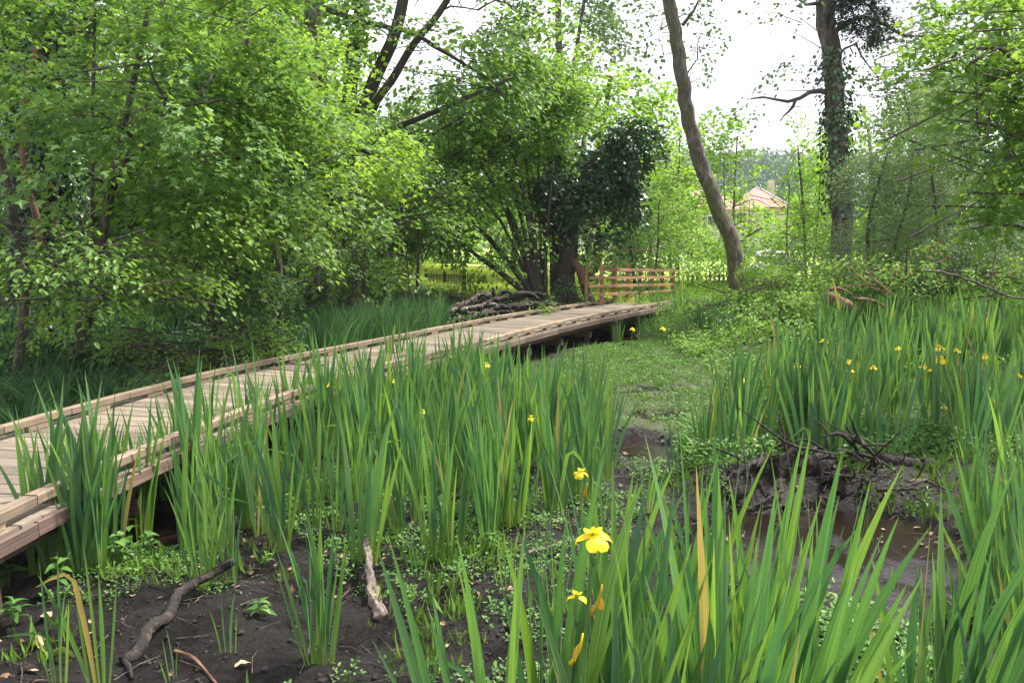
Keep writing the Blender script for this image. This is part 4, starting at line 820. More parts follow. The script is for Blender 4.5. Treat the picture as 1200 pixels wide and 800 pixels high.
# ------------------------------------------------------------------ logs, stumps, roots
def log(name, label, cat, pts, r0, r1, m, seed, extra=(), group=None):
    p0 = np.asarray(pts[0]); t = thing(name, label, cat, (p0[0], p0[1], p0[2]), group); O = np.array(t.location)
    tube_obj('log' if cat != 'branch' else 'stem', pts, r0, r1, M[m], t, seg=14, step=.018 if r0 < .08 else .06, rough=.42, wob=r0 * .3, seed=seed, off=O)
    for k, (pp, a, b) in enumerate(extra): tube_obj('twig', pp, a, b, M[m], t, seg=6, step=.04, rough=.3, wob=a * .5, seed=seed + k + 1, off=O)
    return t
log('fallen_log', 'pale bare log slanting up from the meadow edge on the log pile', 'log', [P(519, 368, 15), P(545, 357, 15.2), P(572, 345, 15.5)], .07, .06, 'paledead', 301)
for k, (a, b, rr0, lab, mm) in enumerate([
    ((548, 370, 14.2), (640, 354, 15), .05, 'lowest dark rotten log of the pile beyond the boardwalk', 'rot'), ((535, 376, 13.7), (600, 366, 14.1), .045, 'front dark log lying behind the far kerb rail', 'rot'),
    ((560, 360, 14.6), (612, 346, 15.2), .05, 'split dark log on top of the pile', 'rot'), ((595, 362, 14.3), (655, 357, 14.8), .04, 'thin dark log at the right end of the pile', 'rot'), ((540, 365, 14.4), (584, 357, 14.8), .04, 'greyish broken log in the middle of the pile', 'paledead'), ((600, 350, 15.3), (640, 346, 15.5), .05, 'short dark log at the back right of the pile', 'rot')]):
    log('fallen_log', lab, 'log', [P(*a), (P(*a) + P(*b)) / 2 + [0, 0, .05], P(*b)], rr0, rr0 * .7, mm, 310 + k, group='logs of the pile beyond the boardwalk')
t = log('root_plate', 'jagged dark upturned root poking up from the log pile', 'root', [P(576, 366, 15), P(579, 352, 15), P(580, 338, 15)], .10, .02, 'rot', 330,
        [([P(578, 355, 15), P(566, 345, 15), P(560, 350, 15)], .05, .02), ([P(578, 352, 15), P(592, 343, 15), P(602, 346, 15)], .05, .03), ([P(600, 350, 15), P(618, 343, 15), P(630, 350, 15)], .06, .03)])
rr_ = np.random.default_rng(61); ps = []; tb = thing('brushwood_pile', 'heap of dark brushwood and bark scraps between the logs beyond the boardwalk', 'brushwood', (*P(590, 365, 14.4)[:2], .3)); OB = np.array(tb.location)
for k in range(420):
    px = rr_.uniform(528, 650); d = rr_.uniform(13.5, 15.3); x = (px - 600) / FPX * d; z = hz(x, d) + rr_.random() ** 1.3 * .36 * max(.2, 1 - abs(px - 595) / 70); c = np.array([x, d, z]); dv = rr_.normal(0, 1, 3) * [.30, .15, .07]
    ps.append((np.array([c - dv, c + rr_.normal(0, .02, 3), c + dv]) - OB, np.array([.014, .018, .005]) * rr_.uniform(.35, 1.3)))
V, F, T = multi_tube(ps, 5); link('brushwood', new_mesh('brushwood', V, [F, T], M['rot']), tb, kind='stuff')
crown('weeds', [blob(560, 372, 13.8, 34, 5, .4, .7), blob(620, 362, 14.4, 34, 6, .4, .8), blob(540, 380, 13.2, 30, 5, .3, .8)], M['maple'], tb, OB, 62, per_m3=40, nl=16, size=.2, ll=.05, droop=.2, flat=.7)
log('dark_stump', 'small knobbly dark stump at the meadow edge left of the pale log', 'stump', [P(536, 362, 15.4), P(534, 352, 15.4), P(538, 347, 15.4)], .10, .06, 'rot', 340, [([P(534, 358, 15.4), P(527, 350, 15.4), P(530, 347, 15.4)], .05, .04)])
log('broken_stump', 'raw orange brown split log end behind the right iris bed', 'stump', [P(968, 346, 11.5), P(980, 352, 11.4), P(992, 357, 11.3), P(1006, 360, 11.2)], .11, .07, 'orangewood', 350, [([P(1000, 350, 11.2), P(1022, 352, 11.2), P(1040, 362, 11.2)], .03, .015), ([P(972, 340, 11.4), P(984, 337, 11.3), P(1000, 345, 11.2)], .03, .01)])
log('fallen_branch', 'thin grey fallen branch arching over the brambles at the right', 'branch', [P(1082, 317, 9.6), P(1110, 320, 9.5), P(1150, 334, 9.4), P(1185, 348, 9.2), P(1215, 352, 9)], .014, .010, 'bark', 360)
log('fallen_branch', 'dead brown cane leaning among the brambles left of the arching branch', 'branch', [P(1014, 318, 10.8), P(1030, 332, 10.7), P(1046, 345, 10.6)], .012, .008, 'barkred', 361, [([P(995, 312, 11), P(1015, 330, 10.8), P(1035, 342, 10.6)], .01, .006), ([P(985, 336, 10.8), P(1010, 334, 10.8), P(1042, 344, 10.6)], .008, .005)])
log('bare_stalk', 'tall dry stalk rising above the iris bed near the right edge', 'stalk', [P(1156, 372, 8), P(1160, 335, 8), P(1168, 285, 8)], .006, .004, 'paledead', 362)
# mud bank with roots behind the big puddle
t = thing('root_stump', 'low black rotting stump with tangled roots on the mud bank behind the puddle', 'stump', (1.9, 5.5, 0)); O = np.array(t.location)
r = np.random.default_rng(8)
uu, vv = np.meshgrid(np.linspace(0, 1, 90), np.linspace(0, 1, 30)); th = uu * 2 * math.pi
rad_ = .55 * (1 + .25 * np.sin(th * 3 + 1) + .12 * np.sin(th * 7)); hx_ = rad_ * np.cos(th) * (1.5) * (1 - vv ** 1.3); hy_ = rad_ * np.sin(th) * .5 * (1 - vv ** 1.3)
rg_ = fbm(hx_ * 1.0 + 5, hy_ * 3 + 5 + vv * 2, 6, 5, 31)
zz_ = .02 + .30 * vv ** .8 * (1 + .5 * np.sin(th * 2 + .6)); nn_ = (rg_ - .5) * .30 + (fbm(hx_ * 4, vv * 9 + hy_, 9, 3, 35) - .5) * .10
V = np.stack([hx_ + nn_ * .8, hy_ + nn_ - .15, zz_ + nn_ * .7 - .12], -1).reshape(-1, 3); ii = np.arange(2700).reshape(30, 90)
link('stump', new_mesh('stump', V, [np.stack([ii[:-1, :-1], ii[:-1, 1:], ii[1:, 1:], ii[1:, :-1]], -1).reshape(-1, 4)], M['rot'], smooth=True), t)
for k in range(110):
    px = r.normal(1000, 52); py = r.uniform(520, 600); a = P(px, py, r.uniform(5.05, 5.6)); d_ = r.normal(0, .16, 3) * [1.2, .6, .9]; d_[2] = abs(d_[2]) * (1 if r.random() < .45 else -.5)
    tube_obj('root', [a, a + d_ * .6 + r.normal(0, .03, 3), a + d_ * 1.3 + r.normal(0, .05, 3)], r.uniform(.004, .017), .002, M['rot'], t, seg=6, step=.04, rough=.4, seed=400 + k, off=O)
for k, pp in enumerate([[(1012, 540, 5.5), (1003, 525, 5.5), (998, 510, 5.5), (990, 497, 5.5)], [(990, 545, 5.5), (965, 528, 5.5), (945, 522, 5.5)], [(1000, 520, 5.4), (985, 508, 5.4), (962, 512, 5.4)], [(1000, 512, 5.4), (1020, 528, 5.4), (1035, 548, 5.3)], [(985, 540, 5.45), (960, 545, 5.4), (945, 556, 5.4)]]):
    tube_obj('root', [P(*q) for q in pp], .022, .005, M['rot'], t, seg=7, step=.03, rough=.35, seed=450 + k, off=O)
log('fallen_log', 'dark driftwood log lying rightwards from the root stump above the puddle', 'log', [P(1030, 534, 5.6), P(1065, 545, 5.5), P(1105, 550, 5.5), P(1150, 560, 5.6)], .045, .03, 'rot', 370)
log('bark_slab', 'pinkish torn bark slab on the mud below the driftwood log', 'bark', [P(1062, 566, 5.3), P(1082, 565, 5.3), P(1100, 567, 5.35)], .02, .015, 'paledead', 371)
def gp(px, py, up=0.0):
    a = G(px, py, 0); z = hz(a[0], a[1]); a = G(px, py, z); return np.array([a[0], a[1], hz(a[0], a[1]) + up])
log('fallen_branch', 'dark bent branch lying on the mud at bottom left', 'branch', [gp(146, 780, .02), gp(180, 745, .04), gp(215, 712, .07), gp(245, 694, .09), gp(272, 684, .10)], .026, .020, 'rot', 372, [([gp(146, 780, .02), gp(158, 798, .01)], .012, .006)])
log('fallen_branch', 'pale weathered stick standing in the mud left of centre', 'branch', [gp(446, 722, .02), gp(437, 700, .04), gp(433, 680, .08), gp(430, 655, .12)], .024, .014, 'paledead', 373, [([gp(440, 700, .03), gp(452, 716, .02)], .02, .01)])
log('fallen_branch', 'black crooked stick on the mud at the far right of the green channel', 'branch', [gp(832, 528, .08), gp(842, 538, .06), gp(852, 545, .04), gp(856, 556, .02)], .016, .010, 'rot', 374)
log('fallen_branch', 'thin reddish twig lying near the bottom left corner', 'branch', [gp(205, 766, .01), gp(228, 778, .02), gp(255, 798, .01)], .007, .004, 'barkred', 375)
log('fallen_branch', 'pale brown twig lying behind the yellow flower', 'branch', [gp(610, 655, .02), gp(640, 648, .03), (gp(670, 640, .03)), gp(710, 632, .02)], .008, .005, 'paledead', 376)
log('fallen_branch', 'half sunken dark stick across the small puddle in the middle', 'branch', [gp(760, 552, .02), gp(790, 556, .03), gp(826, 552, .04)], .012, .008, 'rot', 377)
for k, (px, py, c) in enumerate([(905, 300, 'large pale rubble slab beyond the brambles'), (892, 318, 'small white rubble block left of the pale slab'), (925, 312, 'flat grey rubble slab beside the shrub')]):
    a = P(px, py, 19 - k); r = np.random.default_rng(k); t_, s_ = np.meshgrid(np.linspace(0, math.pi, 7), np.linspace(0, 2 * math.pi, 11)[:-1]); n_ = 1 + .35 * r.random(t_.shape)
    V = np.stack([np.sin(t_) * np.cos(s_) * n_ * .34, np.sin(t_) * np.sin(s_) * n_ * .25, np.cos(t_) * n_ * .14], -1); I = np.arange(70).reshape(10, 7); J = np.roll(I, -1, 0)
    o = link('rubble', new_mesh('rubble', V.reshape(-1, 3), [np.stack([I[:, :-1], J[:, :-1], J[:, 1:], I[:, 1:]], -1).reshape(-1, 4)], M['rock']), loc=tuple(a)); tag(o, c, 'rubble', 'pale rubble beyond the brambles')

# ------------------------------------------------------------------ irises
def blade_mesh(name, Wd, bend, flat_b, kink=None, n=11, m=None, tint=.5, taper=.55, fold=.10):
    """a sword leaf 1 m long: stands on the origin, lies in the XZ plane, arches towards +X by `bend` radians and out of plane by flat_b"""
    t = np.linspace(0, 1, n); th = bend * t ** 1.8
    if kink: th = th + kink[1] * sstep(kink[0] - .05, kink[0] + .07, t)
    dx = np.sin(th); dz = np.cos(th); x = np.concatenate([[0], np.cumsum((dx[1:] + dx[:-1]) / 2)]) / (n - 1); z = np.concatenate([[0], np.cumsum((dz[1:] + dz[:-1]) / 2)]) / (n - 1)
    y = flat_b * t ** 2.2
    w = Wd * np.minimum(1, .42 + 1.6 * t) * np.where(t < taper, 1, 1 - (np.clip(t - taper, 0, 1) / (1 - taper)) ** 1.7); w[-1] = Wd * .03
    sx, sz = dz, -dx
    c = np.stack([x, y, z], 1); s = np.stack([sx, 0 * sx, sz], 1) * (w / 2)[:, None]; f = np.array([0, 1, 0]) * (w * fold)[:, None]
    V = np.stack([c - s, c + f, c + s], 1).reshape(-1, 3); i = np.arange(3 * n).reshape(n, 3)
    F = np.concatenate([np.stack([i[:-1, 0], i[:-1, 1], i[1:, 1], i[1:, 0]], -1), np.stack([i[:-1, 1], i[:-1, 2], i[1:, 2], i[1:, 1]], -1)])
    uvv = np.stack([np.tile([0, .5, 1], n), np.repeat(t, 3)], 1)
    return V, F, uvv
VAR = []
r = np.random.default_rng(33)
for k in range(26):
    kk = None; bend = abs(r.normal(0, .22)); fl = r.normal(0, .07)
    if k >= 20: kk = (r.uniform(.5, .8), r.uniform(.8, 2.3)); bend = .2
    Wd = r.uniform(.023, .042); V, F, uvv = blade_mesh('', Wd, bend, fl, kk)
    me = new_mesh('iris_leaf', V, [F], M['iris'], attr=np.full(len(F), 0.0), uv=uvv[F.ravel()], smooth=True); VAR.append((me, V, F, uvv))
NLEAF = [0]
def iris_clump(pos, h, n, spread, label, group=None, seed=0, joined=False, arch=.16, lean=0.0, wmul=1.0, view_az=None, name='iris_clump', cat='iris'):
    r = np.random.default_rng(seed); t = thing(name, label, cat, pos, group); parts = []
    nf = max(1, int(round(n / 6)))
    for f in range(nf):
        a = r.random() * 6.28; rr_ = spread * math.sqrt(r.random()); fx, fy = rr_ * math.cos(a), rr_ * math.sin(a) * .8
        az = r.normal(0, .7) if r.random() < .65 else r.random() * 6.28
        ln = lean + r.normal(0, .06); m_ = n // nf + (1 if f < n % nf else 0)
        fh = h * r.uniform(.82, 1.08)
        for j in range(m_):
            q = (j - (m_ - 1) / 2) / max(1, m_ - 1) * 2 if m_ > 1 else 0
            tilt = ln + q * r.uniform(.08, .20) + r.normal(0, .03); k = int(r.integers(0, 26)) if r.random() < arch else int(r.integers(0, 20))
            hh = fh * (1 - .28 * abs(q)) * r.uniform(.82, 1.06); flip = tilt < 0
            mtx = Matrix.Translation((fx + q * .03 * math.cos(az), fy + q * .03 * math.sin(az), -.03)) @ Matrix.Rotation(az + (math.pi if flip else 0), 4, 'Z') @ Matrix.Rotation(abs(tilt), 4, 'Y') @ Matrix.Rotation(r.normal(0, .05), 4, 'X') @ Matrix.Diagonal((hh * wmul * (1 if hh > .75 else .9), hh, hh, 1))
            if joined:
                V = np.asarray(mtx)[:3, :3] @ VAR[k][1].T; V = V.T + np.asarray(mtx)[:3, 3]
                parts.append((V[:, :], VAR[k][2], VAR[k][3], r.random()))
            else:
                o = bpy.data.objects.new('leaf', VAR[k][0]); C.objects.link(o); o.parent = t; o.matrix_local = mtx; NLEAF[0] += 1
    if joined:
        o = 0; Fs = []; 
        Vs = np.vstack([p[0] for p in parts]); 
        for p in parts: Fs.append(p[1] + o); o += len(p[0])
        Fs = np.vstack(Fs); uvs = np.vstack([p[2] for p in parts])[Fs.ravel()]; at = np.concatenate([np.full(len(p[1]), p[3]) for p in parts]); TRI[0] += len(Fs) * 2
        link('leaves', new_mesh('leaves', Vs, [Fs], M['iris'], attr=at, uv=uvs, smooth=True), t, kind='stuff')
    return t
def ic(px, py, h, n, spread, label, seed, **kw):
    return iris_clump(gp(px, py, -.01), h, n, spread, label, seed=seed, **kw)
# singled-out clumps: (px,py of the foot, height, leaves, spread, label)
one = [
 (98, 668, 1.0, 110, .24, 'large dark green iris clump standing beside the boardwalk at the left'),
 (140, 622, 1.0, 60, .20, 'iris clump squeezed against the near kerb rail behind the large left clump'),
 (163, 632, .46, 12, .03, 'small yellowish iris tuft on bare mud right of the large left clump'),
 (238, 690, .76, 12, .05, 'slim iris tuft above the end of the dark bent branch'),
 (222, 640, .80, 16, .06, 'slim iris tuft behind the low herbs at the left'),
 (272, 684, .66, 12, .06, 'short iris tuft touching the tip of the dark bent branch'),
 (262, 640, .80, 18, .09, 'iris tuft at the front left of the dense middle band'),
 (382, 778, .86, 24, .07, 'isolated fan of tall iris leaves rising from the bottom left mud'),
 (500, 640, .66, 7, .04, 'thin iris tuft in the weeds left of the middle'),
 (492, 676, .34, 5, .02, 'single small drooping iris shoot on the mud'),
 (80, 815, .80, 6, .05, 'few thin leaning iris leaves at the bottom left corner'),
 (110, 812, .74, 6, .04, 'leaning iris leaves crossing in the bottom left corner'),
 (198, 800, .34, 4, .02, 'short iris shoot at the bottom edge left of the isolated fan'),
 (270, 768, .36, 4, .03, 'thin iris shoot between the dark branch and the isolated fan'),
 (200, 585, .82, 16, .06, 'iris tuft in front of the near kerb rail left of the dense band'),
 (600, 615, .9, 24, .10, 'upright iris clump just right of the picture centre'),
 (640, 600, .95, 32, .14, 'tall iris clump behind the lone yellow flower'),
 (690, 585, .86, 26, .12, 'iris clump at the right end of the middle band'),
 (560, 600, .88, 26, .12, 'iris clump at the middle of the front row of the band'),
 (596, 690, .36, 4, .02, 'tiny iris shoot on the open mud in front of the middle band'),
 (762, 600, .55, 6, .04, 'narrow iris tuft at the edge of the green channel'),
 (790, 560, .62, 5, .03, 'lone thin iris leaves in the green channel'),
 (1000, 660, .62, 7, .03, 'arching thin iris tuft growing out of the puddle'),
 (1030, 700, .30, 5, .06, 'short green shoots at the front edge of the puddle'),
 (722, 405, .75, 16, .14, 'iris clump against the near side of the boardwalk in the distance'),
 (905, 432 + 0, .6, 6, .05, 'slender iris tuft left of the right bed in the channel'),
 (592, 425, .45, 8, .08, 'short iris tuft in the shade of the boardwalk'),
 (664, 440, .6, 6, .06, 'thin iris tuft between the middle band and the distant boardwalk'),
]
for k, (px, py, h, n, s_, lab) in enumerate(one): ic(px, py, h, n, s_, lab, 500 + k, arch=.45 if 'arching' in lab else .1)
# foreground group at the bottom, nearest the camera
def at(x, y): return (x, y, hz(x, y) - .01)
fg = [(.25, 1.74, 1.16, 8, .06, .13, 'nearest group of broad iris leaves leaning right in front of the yellow flower'), (.34, 1.62, 1.20, 12, .08, .08, 'broad bright iris leaves at the bottom, right of the yellow flower'),
      (.50, 1.75, 1.26, 15, .09, .06, 'dense iris clump at the bottom between the yellow flower and the puddle'), (.42, 2.15, 1.18, 15, .12, .03, 'iris clump just behind the dense bottom clump'),
      (.66, 1.95, 1.24, 14, .10, .10, 'foreground iris clump leaning right over the puddle'), (.72, 2.5, 1.12, 13, .12, .02, 'iris clump left of the puddle, second row from the bottom'), (-.10, 2.05, 1.12, 5, .05, .02, 'pair of upright broad iris leaves at the bottom centre'), (.14, 2.35, 1.16, 10, .10, .06, 'iris leaves rising behind the pair at the bottom centre'),
      (.36, 2.75, 1.02, 10, .10, .05, 'iris clump behind the yellow flower at the bottom'), (-.26, 1.75, .86, 4, .03, .12, 'single blunt iris leaf at the bottom left of centre'), (1.42, 2.35, 1.02, 12, .12, .05, 'iris clump at the bottom right corner left of the last one'), (1.75, 2.45, 1.12, 16, .14, -.02, 'iris clump at the bottom right corner'),
      (2.10, 2.95, 1.10, 15, .16, -.06, 'iris clump at the right edge above the corner clump'), (2.35, 3.6, 1.0, 16, .14, -.16, 'iris clump at the right edge leaning over the puddle'), (1.18, 2.1, .90, 6, .05, .0, 'two short upright leaves in front of the puddle'), (.88, 2.3, 1.08, 11, .1, .18, 'iris leaves arching towards the puddle from the left'), (2.75, 4.3, .98, 16, .15, .0, 'iris clump at the right edge beyond the puddle')]
for k, (x, y, h, n, s_, ln, lab) in enumerate(fg): iris_clump(at(x, y), h * 1.06, int(n * 2.4), s_ * 1.15, lab, seed=560 + k, lean=ln, arch=.08, wmul=1.0)
ORD = ['first', 'second', 'third', 'fourth', 'fifth', 'sixth', 'seventh', 'eighth', 'ninth', 'tenth', 'eleventh', 'twelfth']
# dense bands: clumps no one can tell apart share the label of their band
def band(npts, poly, hrange, nl, spread, label, group, seed, joined=False, mind=.20, **kw):
    r = np.random.default_rng(seed); pts = []; tries = 0
    poly = np.array(poly, float); lo, hi = poly.min(0), poly.max(0)
    def inside(x, y):
        c = False; j = len(poly) - 1
        for i in range(len(poly)):
            if (poly[i][1] > y) != (poly[j][1] > y) and x < (poly[j][0] - poly[i][0]) * (y - poly[i][1]) / (poly[j][1] - poly[i][1]) + poly[i][0]: c = not c
            j = i
        return c
    while len(pts) < npts and tries < 20000:
        tries += 1; x, y = r.uniform(lo, hi)
        if not inside(x, y): continue
        if any((x - a) ** 2 + (y - b) ** 2 < mind ** 2 for a, b in pts): continue
        pts.append((x, y))
    pts.sort(key=lambda q: q[1]); rows = max(1, round(len(pts) / 9)); per = -(-len(pts) // rows); lab = {}
    for ri in range(rows):
        row = sorted(pts[ri * per:(ri + 1) * per], key=lambda q: q[0] / q[1])
        rn = ('front row' if ri == 0 else 'back row' if ri == rows - 1 else ['second row', 'third row', 'fourth row', 'fifth row'][ri - 1]) if rows > 1 else 'row'
        for ci, q in enumerate(row): lab[q] = label + ', ' + ('leftmost' if ci == 0 else 'rightmost' if ci == len(row) - 1 else ORD[ci] + ' from the left') + ' of the ' + rn
    for k, (x, y) in enumerate(pts):
        iris_clump((x, y, hz(x, y) - .01), r.uniform(*hrange), int(r.integers(nl[0], nl[1] + 1)), spread, lab[(x, y)], group, seed=seed * 50 + k, joined=joined, **kw)
    return len(pts)
def gpoly(*pp): return [tuple(G(a, b, .02)[:2]) for a, b in pp]
band(29, gpoly((225, 600), (300, 605), (470, 580), (585, 585), (600, 545), (520, 500), (440, 490), (330, 510), (235, 548)), (.90, 1.08), (20, 28), .16, 'iris clump in the dense middle band', 'iris clumps of the dense middle band', 601, mind=.22)
band(12, gpoly((290, 660), (470, 670), (600, 660), (600, 605), (280, 605)), (.74, .98), (12, 20), .09, 'loose iris tuft in front of the middle band', 'loose iris tufts before the middle band', 608, mind=.2)
band(7, gpoly((195, 640), (255, 640), (262, 585), (205, 575)), (.74, .92), (12, 18), .10, 'iris tuft left of the middle band', 'iris tufts left of the middle band', 609, mind=.15)
band(14, gpoly((560, 560), (700, 580), (705, 520), (600, 490), (540, 500)), (.82, 1.0), (22, 30), .15, 'iris clump right in the middle band', 'iris clumps right of the middle band', 602, mind=.22)
band(16, gpoly((420, 500), (560, 500), (560, 455), (470, 452)), (.76, .94), (22, 28), .17, 'iris clump under the near kerb rail', 'iris clumps under the near kerb rail', 603, joined=True, mind=.25)
band(46, gpoly((850, 560), (1215, 590), (1260, 500), (1250, 440), (1010, 420), (860, 470)), (.90, 1.10), (30, 38), .19, 'iris clump in the right bed', 'iris clumps of the right bed', 604, mind=.24, arch=.28)
band(50, gpoly((960, 440), (1250, 455), (1290, 400), (1000, 385)), (.95, 1.2), (30, 36), .22, 'iris clump behind the right bed', 'iris clumps at the back of the right bed', 605, joined=True, mind=.3, arch=.35)
band(26, gpoly((745, 405), (880, 418), (890, 385), (750, 378)), (.55, .72), (22, 28), .2, 'iris clump at the far channel end', 'iris clumps at the far end of the channel', 606, joined=True, mind=.3)
band(10, gpoly((1040, 800), (1200, 800), (1230, 690), (1130, 680)), (.30, .55), (6, 9), .08, 'low iris tuft at bottom right', 'low tufts at the bottom right', 607, mind=.2)
# sedges behind the boardwalk
def sedge(x, y, h, n, spread, label, group, seed, arch=.9, m='sedge', wd=.014):
    r = np.random.default_rng(seed); t = thing('sedge_tussock', label, 'sedge', (x, y, hz(x, y)), group); Vs = []; Fs = []; At = []; o = 0
    for k in range(n):
        V, F, _ = blade_mesh('', wd * r.uniform(.7, 1.2), abs(r.normal(arch, .45)), r.normal(0, .1), None, 8)
        a = r.random() * 6.28; s_ = h * r.uniform(.6, 1.1); q = spread * math.sqrt(r.random()); c_, sn = math.cos(a), math.sin(a)
        V = V * s_; V[:, 0] += .1 * V[:, 2]; X = V[:, 0] * c_ - V[:, 1] * sn + q * math.cos(a + r.normal(0, .5)); Y = V[:, 0] * sn + V[:, 1] * c_ + q * math.sin(a + r.normal(0, .5))
        Vs.append(np.stack([X, Y, V[:, 2] - .02], 1)); Fs.append(F + o); o += len(V); At.append(np.full(len(F), r.random()))
    TRI[0] += len(np.vstack(Fs)) * 2
    link('leaves', new_mesh('leaves', np.vstack(Vs), [np.vstack(Fs)], M[m], attr=np.concatenate(At), smooth=True), t, kind='stuff'); return t
r = np.random.default_rng(12); SED = []
for k in range(24):
    px = r.uniform(368, 512); py = 425 - (px - 365) * .12 + r.uniform(-10, 4); q = G(px, min(py, 414), .15); d = np.interp(px, [365, 400, 520], [8.5, 9.2, 11.9]) + r.uniform(.15, 1.9); x = (px - 600) / FPX * d
    if deck_side(np.array([x]), np.array([d]))[0] < .3: x -= .4
    SED.append((x, d, .88, 80, .2, 'tall dark sedge tussock behind the middle of the boardwalk', 'sedges behind the middle of the boardwalk', 700 + k, .4, 'sedge', .024))
for k in range(17):
    px = r.uniform(-30, 220); d = r.uniform(5.9, 7.6); x = (px - 600) / FPX * d
    if deck_side(np.array([x]), np.array([d]))[0] < .15: continue
    SED.append((x, d, .62, 60, .16, 'arching sedge tussock on the left bank', 'sedges on the left bank', 730 + k, 1.1, 'sedge', .014))
for k in range(14):
    px = r.uniform(180, 400); d = 6.9 + (px - 180) / 220 * 2.4 + r.uniform(0, .7); x = (px - 600) / FPX * d
    if deck_side(np.array([x]), np.array([d]))[0] < .12: x -= .5
    SED.append((x, d, .32, 60, .2, 'low grassy tussock along the far kerb rail', 'grass tussocks along the far kerb rail', 760 + k, .9, 'grass', .009))

for g in sorted({q[6] for q in SED}):
    row = sorted([q for q in SED if q[6] == g], key=lambda q: q[0] / q[1])
    for ci, q in enumerate(row):
        w_ = 'leftmost' if ci == 0 else 'rightmost' if ci == len(row) - 1 else (ORD[ci] + ' from the left' if ci < 12 else (ORD[len(row) - 1 - ci] + ' from the right'))
        sedge(*q[:5], q[5] + ', ' + w_, q[6], q[7], arch=q[8], m=q[9], wd=q[10])
# ------------------------------------------------------------------ yellow iris flowers
def petal_mesh(name, L_, W_, curl, m, n=7, base=.18):
    t = np.linspace(0, 1, n); th = curl[0] + curl[1] * t; dx, dz = np.cos(th), np.sin(th)
    x = np.concatenate([[0], np.cumsum((dx[1:] + dx[:-1]) / 2)]) / (n - 1) * L_; z = np.concatenate([[0], np.cumsum((dz[1:] + dz[:-1]) / 2)]) / (n - 1) * L_
    w = W_ * (base + (1 - base) * np.sin(np.clip((t - .05) / .95, 0, 1) ** 1.1 * math.pi * .93) ** .8); w[-1] *= .6
    c = np.stack([x, 0 * x, z], 1); V = []
    for q in (-1, -.5, 0, .5, 1): V.append(c + np.stack([0 * x - 0, w / 2 * q, (abs(q) ** 2) * w * -.22 + np.sin(t * 9 + q * 3) * W_ * .04], 1))
    V = np.stack(V, 1).reshape(-1, 3); i = np.arange(5 * n).reshape(n, 5)
    F = np.stack([i[:-1, :-1], i[:-1, 1:], i[1:, 1:], i[1:, :-1]], -1).reshape(-1, 4); return new_mesh(name, V, [F], m, attr=np.full(len(F), .2), smooth=True)
pm_f = petal_mesh('fall_petal', .075, .070, (.45, -1.9), M['petal']); pm_s = petal_mesh('standard_petal', .024, .014, (1.3, .2), M['petal']); pm_a = petal_mesh('style_arm', .034, .026, (.8, -.6), M['petal'])
pm_w = petal_mesh('withered_petal', .045, .018, (-.3, -1.3), M['brownpetal'])
def flower(pos, h, label, seed, group=None, lean=0, scale=1.0, rz=None, half=False, bud=True):
    """pos is the foot of the stalk"""
    r = np.random.default_rng(seed); t = thing('iris_flower', label, 'flower', pos, group); top = np.array([math.sin(lean) * h, r.normal(0, .02), math.cos(lean) * h])
    tube_obj('stalk', [np.zeros(3), top * .5 + r.normal(0, .012, 3), top], .006, .0045, M['stem'], t, seg=6, step=.08, rough=.02)
    if bud:
        tube_obj('spathe', [top - [0, 0, .07], top - [0.004, 0, .035], top + [0, 0, .006]], .005, .004, M['stem'], t, seg=6, step=.015, rough=.02)
        b = top * .82; tube_obj('bud', [b, b + [.02, 0, .035], b + [.028, 0, .075]], .006, .002, M['petal'] if r.random() < .5 else M['brownpetal'], t, seg=6, step=.015, rough=.02)
        w_ = link('withered_petal', pm_w, t); w_.location = tuple(b + [.02, 0, .05]); w_.rotation_euler = (0, .3, r.random() * 6)
    a0 = r.random() * 2.1 if rz is None else rz
    for k in range(3 if not half else 2):
        a = a0 + k * 2.094 + r.normal(0, .12)
        for me, nm, dz_, aa in ((pm_f, 'fall_petal', 0, 0), (pm_a, 'style_arm', .006, 0), (pm_s, 'standard_petal', .004, 1.047)):
            o = link(nm, me, t); o.location = tuple(top + [0, 0, dz_]); o.rotation_euler = (r.normal(0, .06), r.normal(0, .1), a + aa); o.scale = (scale,) * 3
    return t
def flower_at(px, py, d, label, seed, scale=1.0, lean=0, **kw):
    top = P(px, py, d); x, y = top[0], top[1]; zb = hz(x, y); h = top[2] - zb
    x0 = x - math.sin(lean) * h; flower((x0, y, zb), h / max(.5, math.cos(lean)), label, seed, lean=lean, scale=scale, **kw)
flower_at(694, 624, 1.72, 'large open yellow iris flower in the foreground right of centre', 901, .74, lean=.03, rz=-1.45)
flower_at(676, 700, 1.72, 'withering orange yellow iris bud low in the foreground leaves', 902, .42, lean=.08, half=True)
flower_at(681, 553, 3.4, 'small yellow iris flower above the foreground flower', 903, .6)
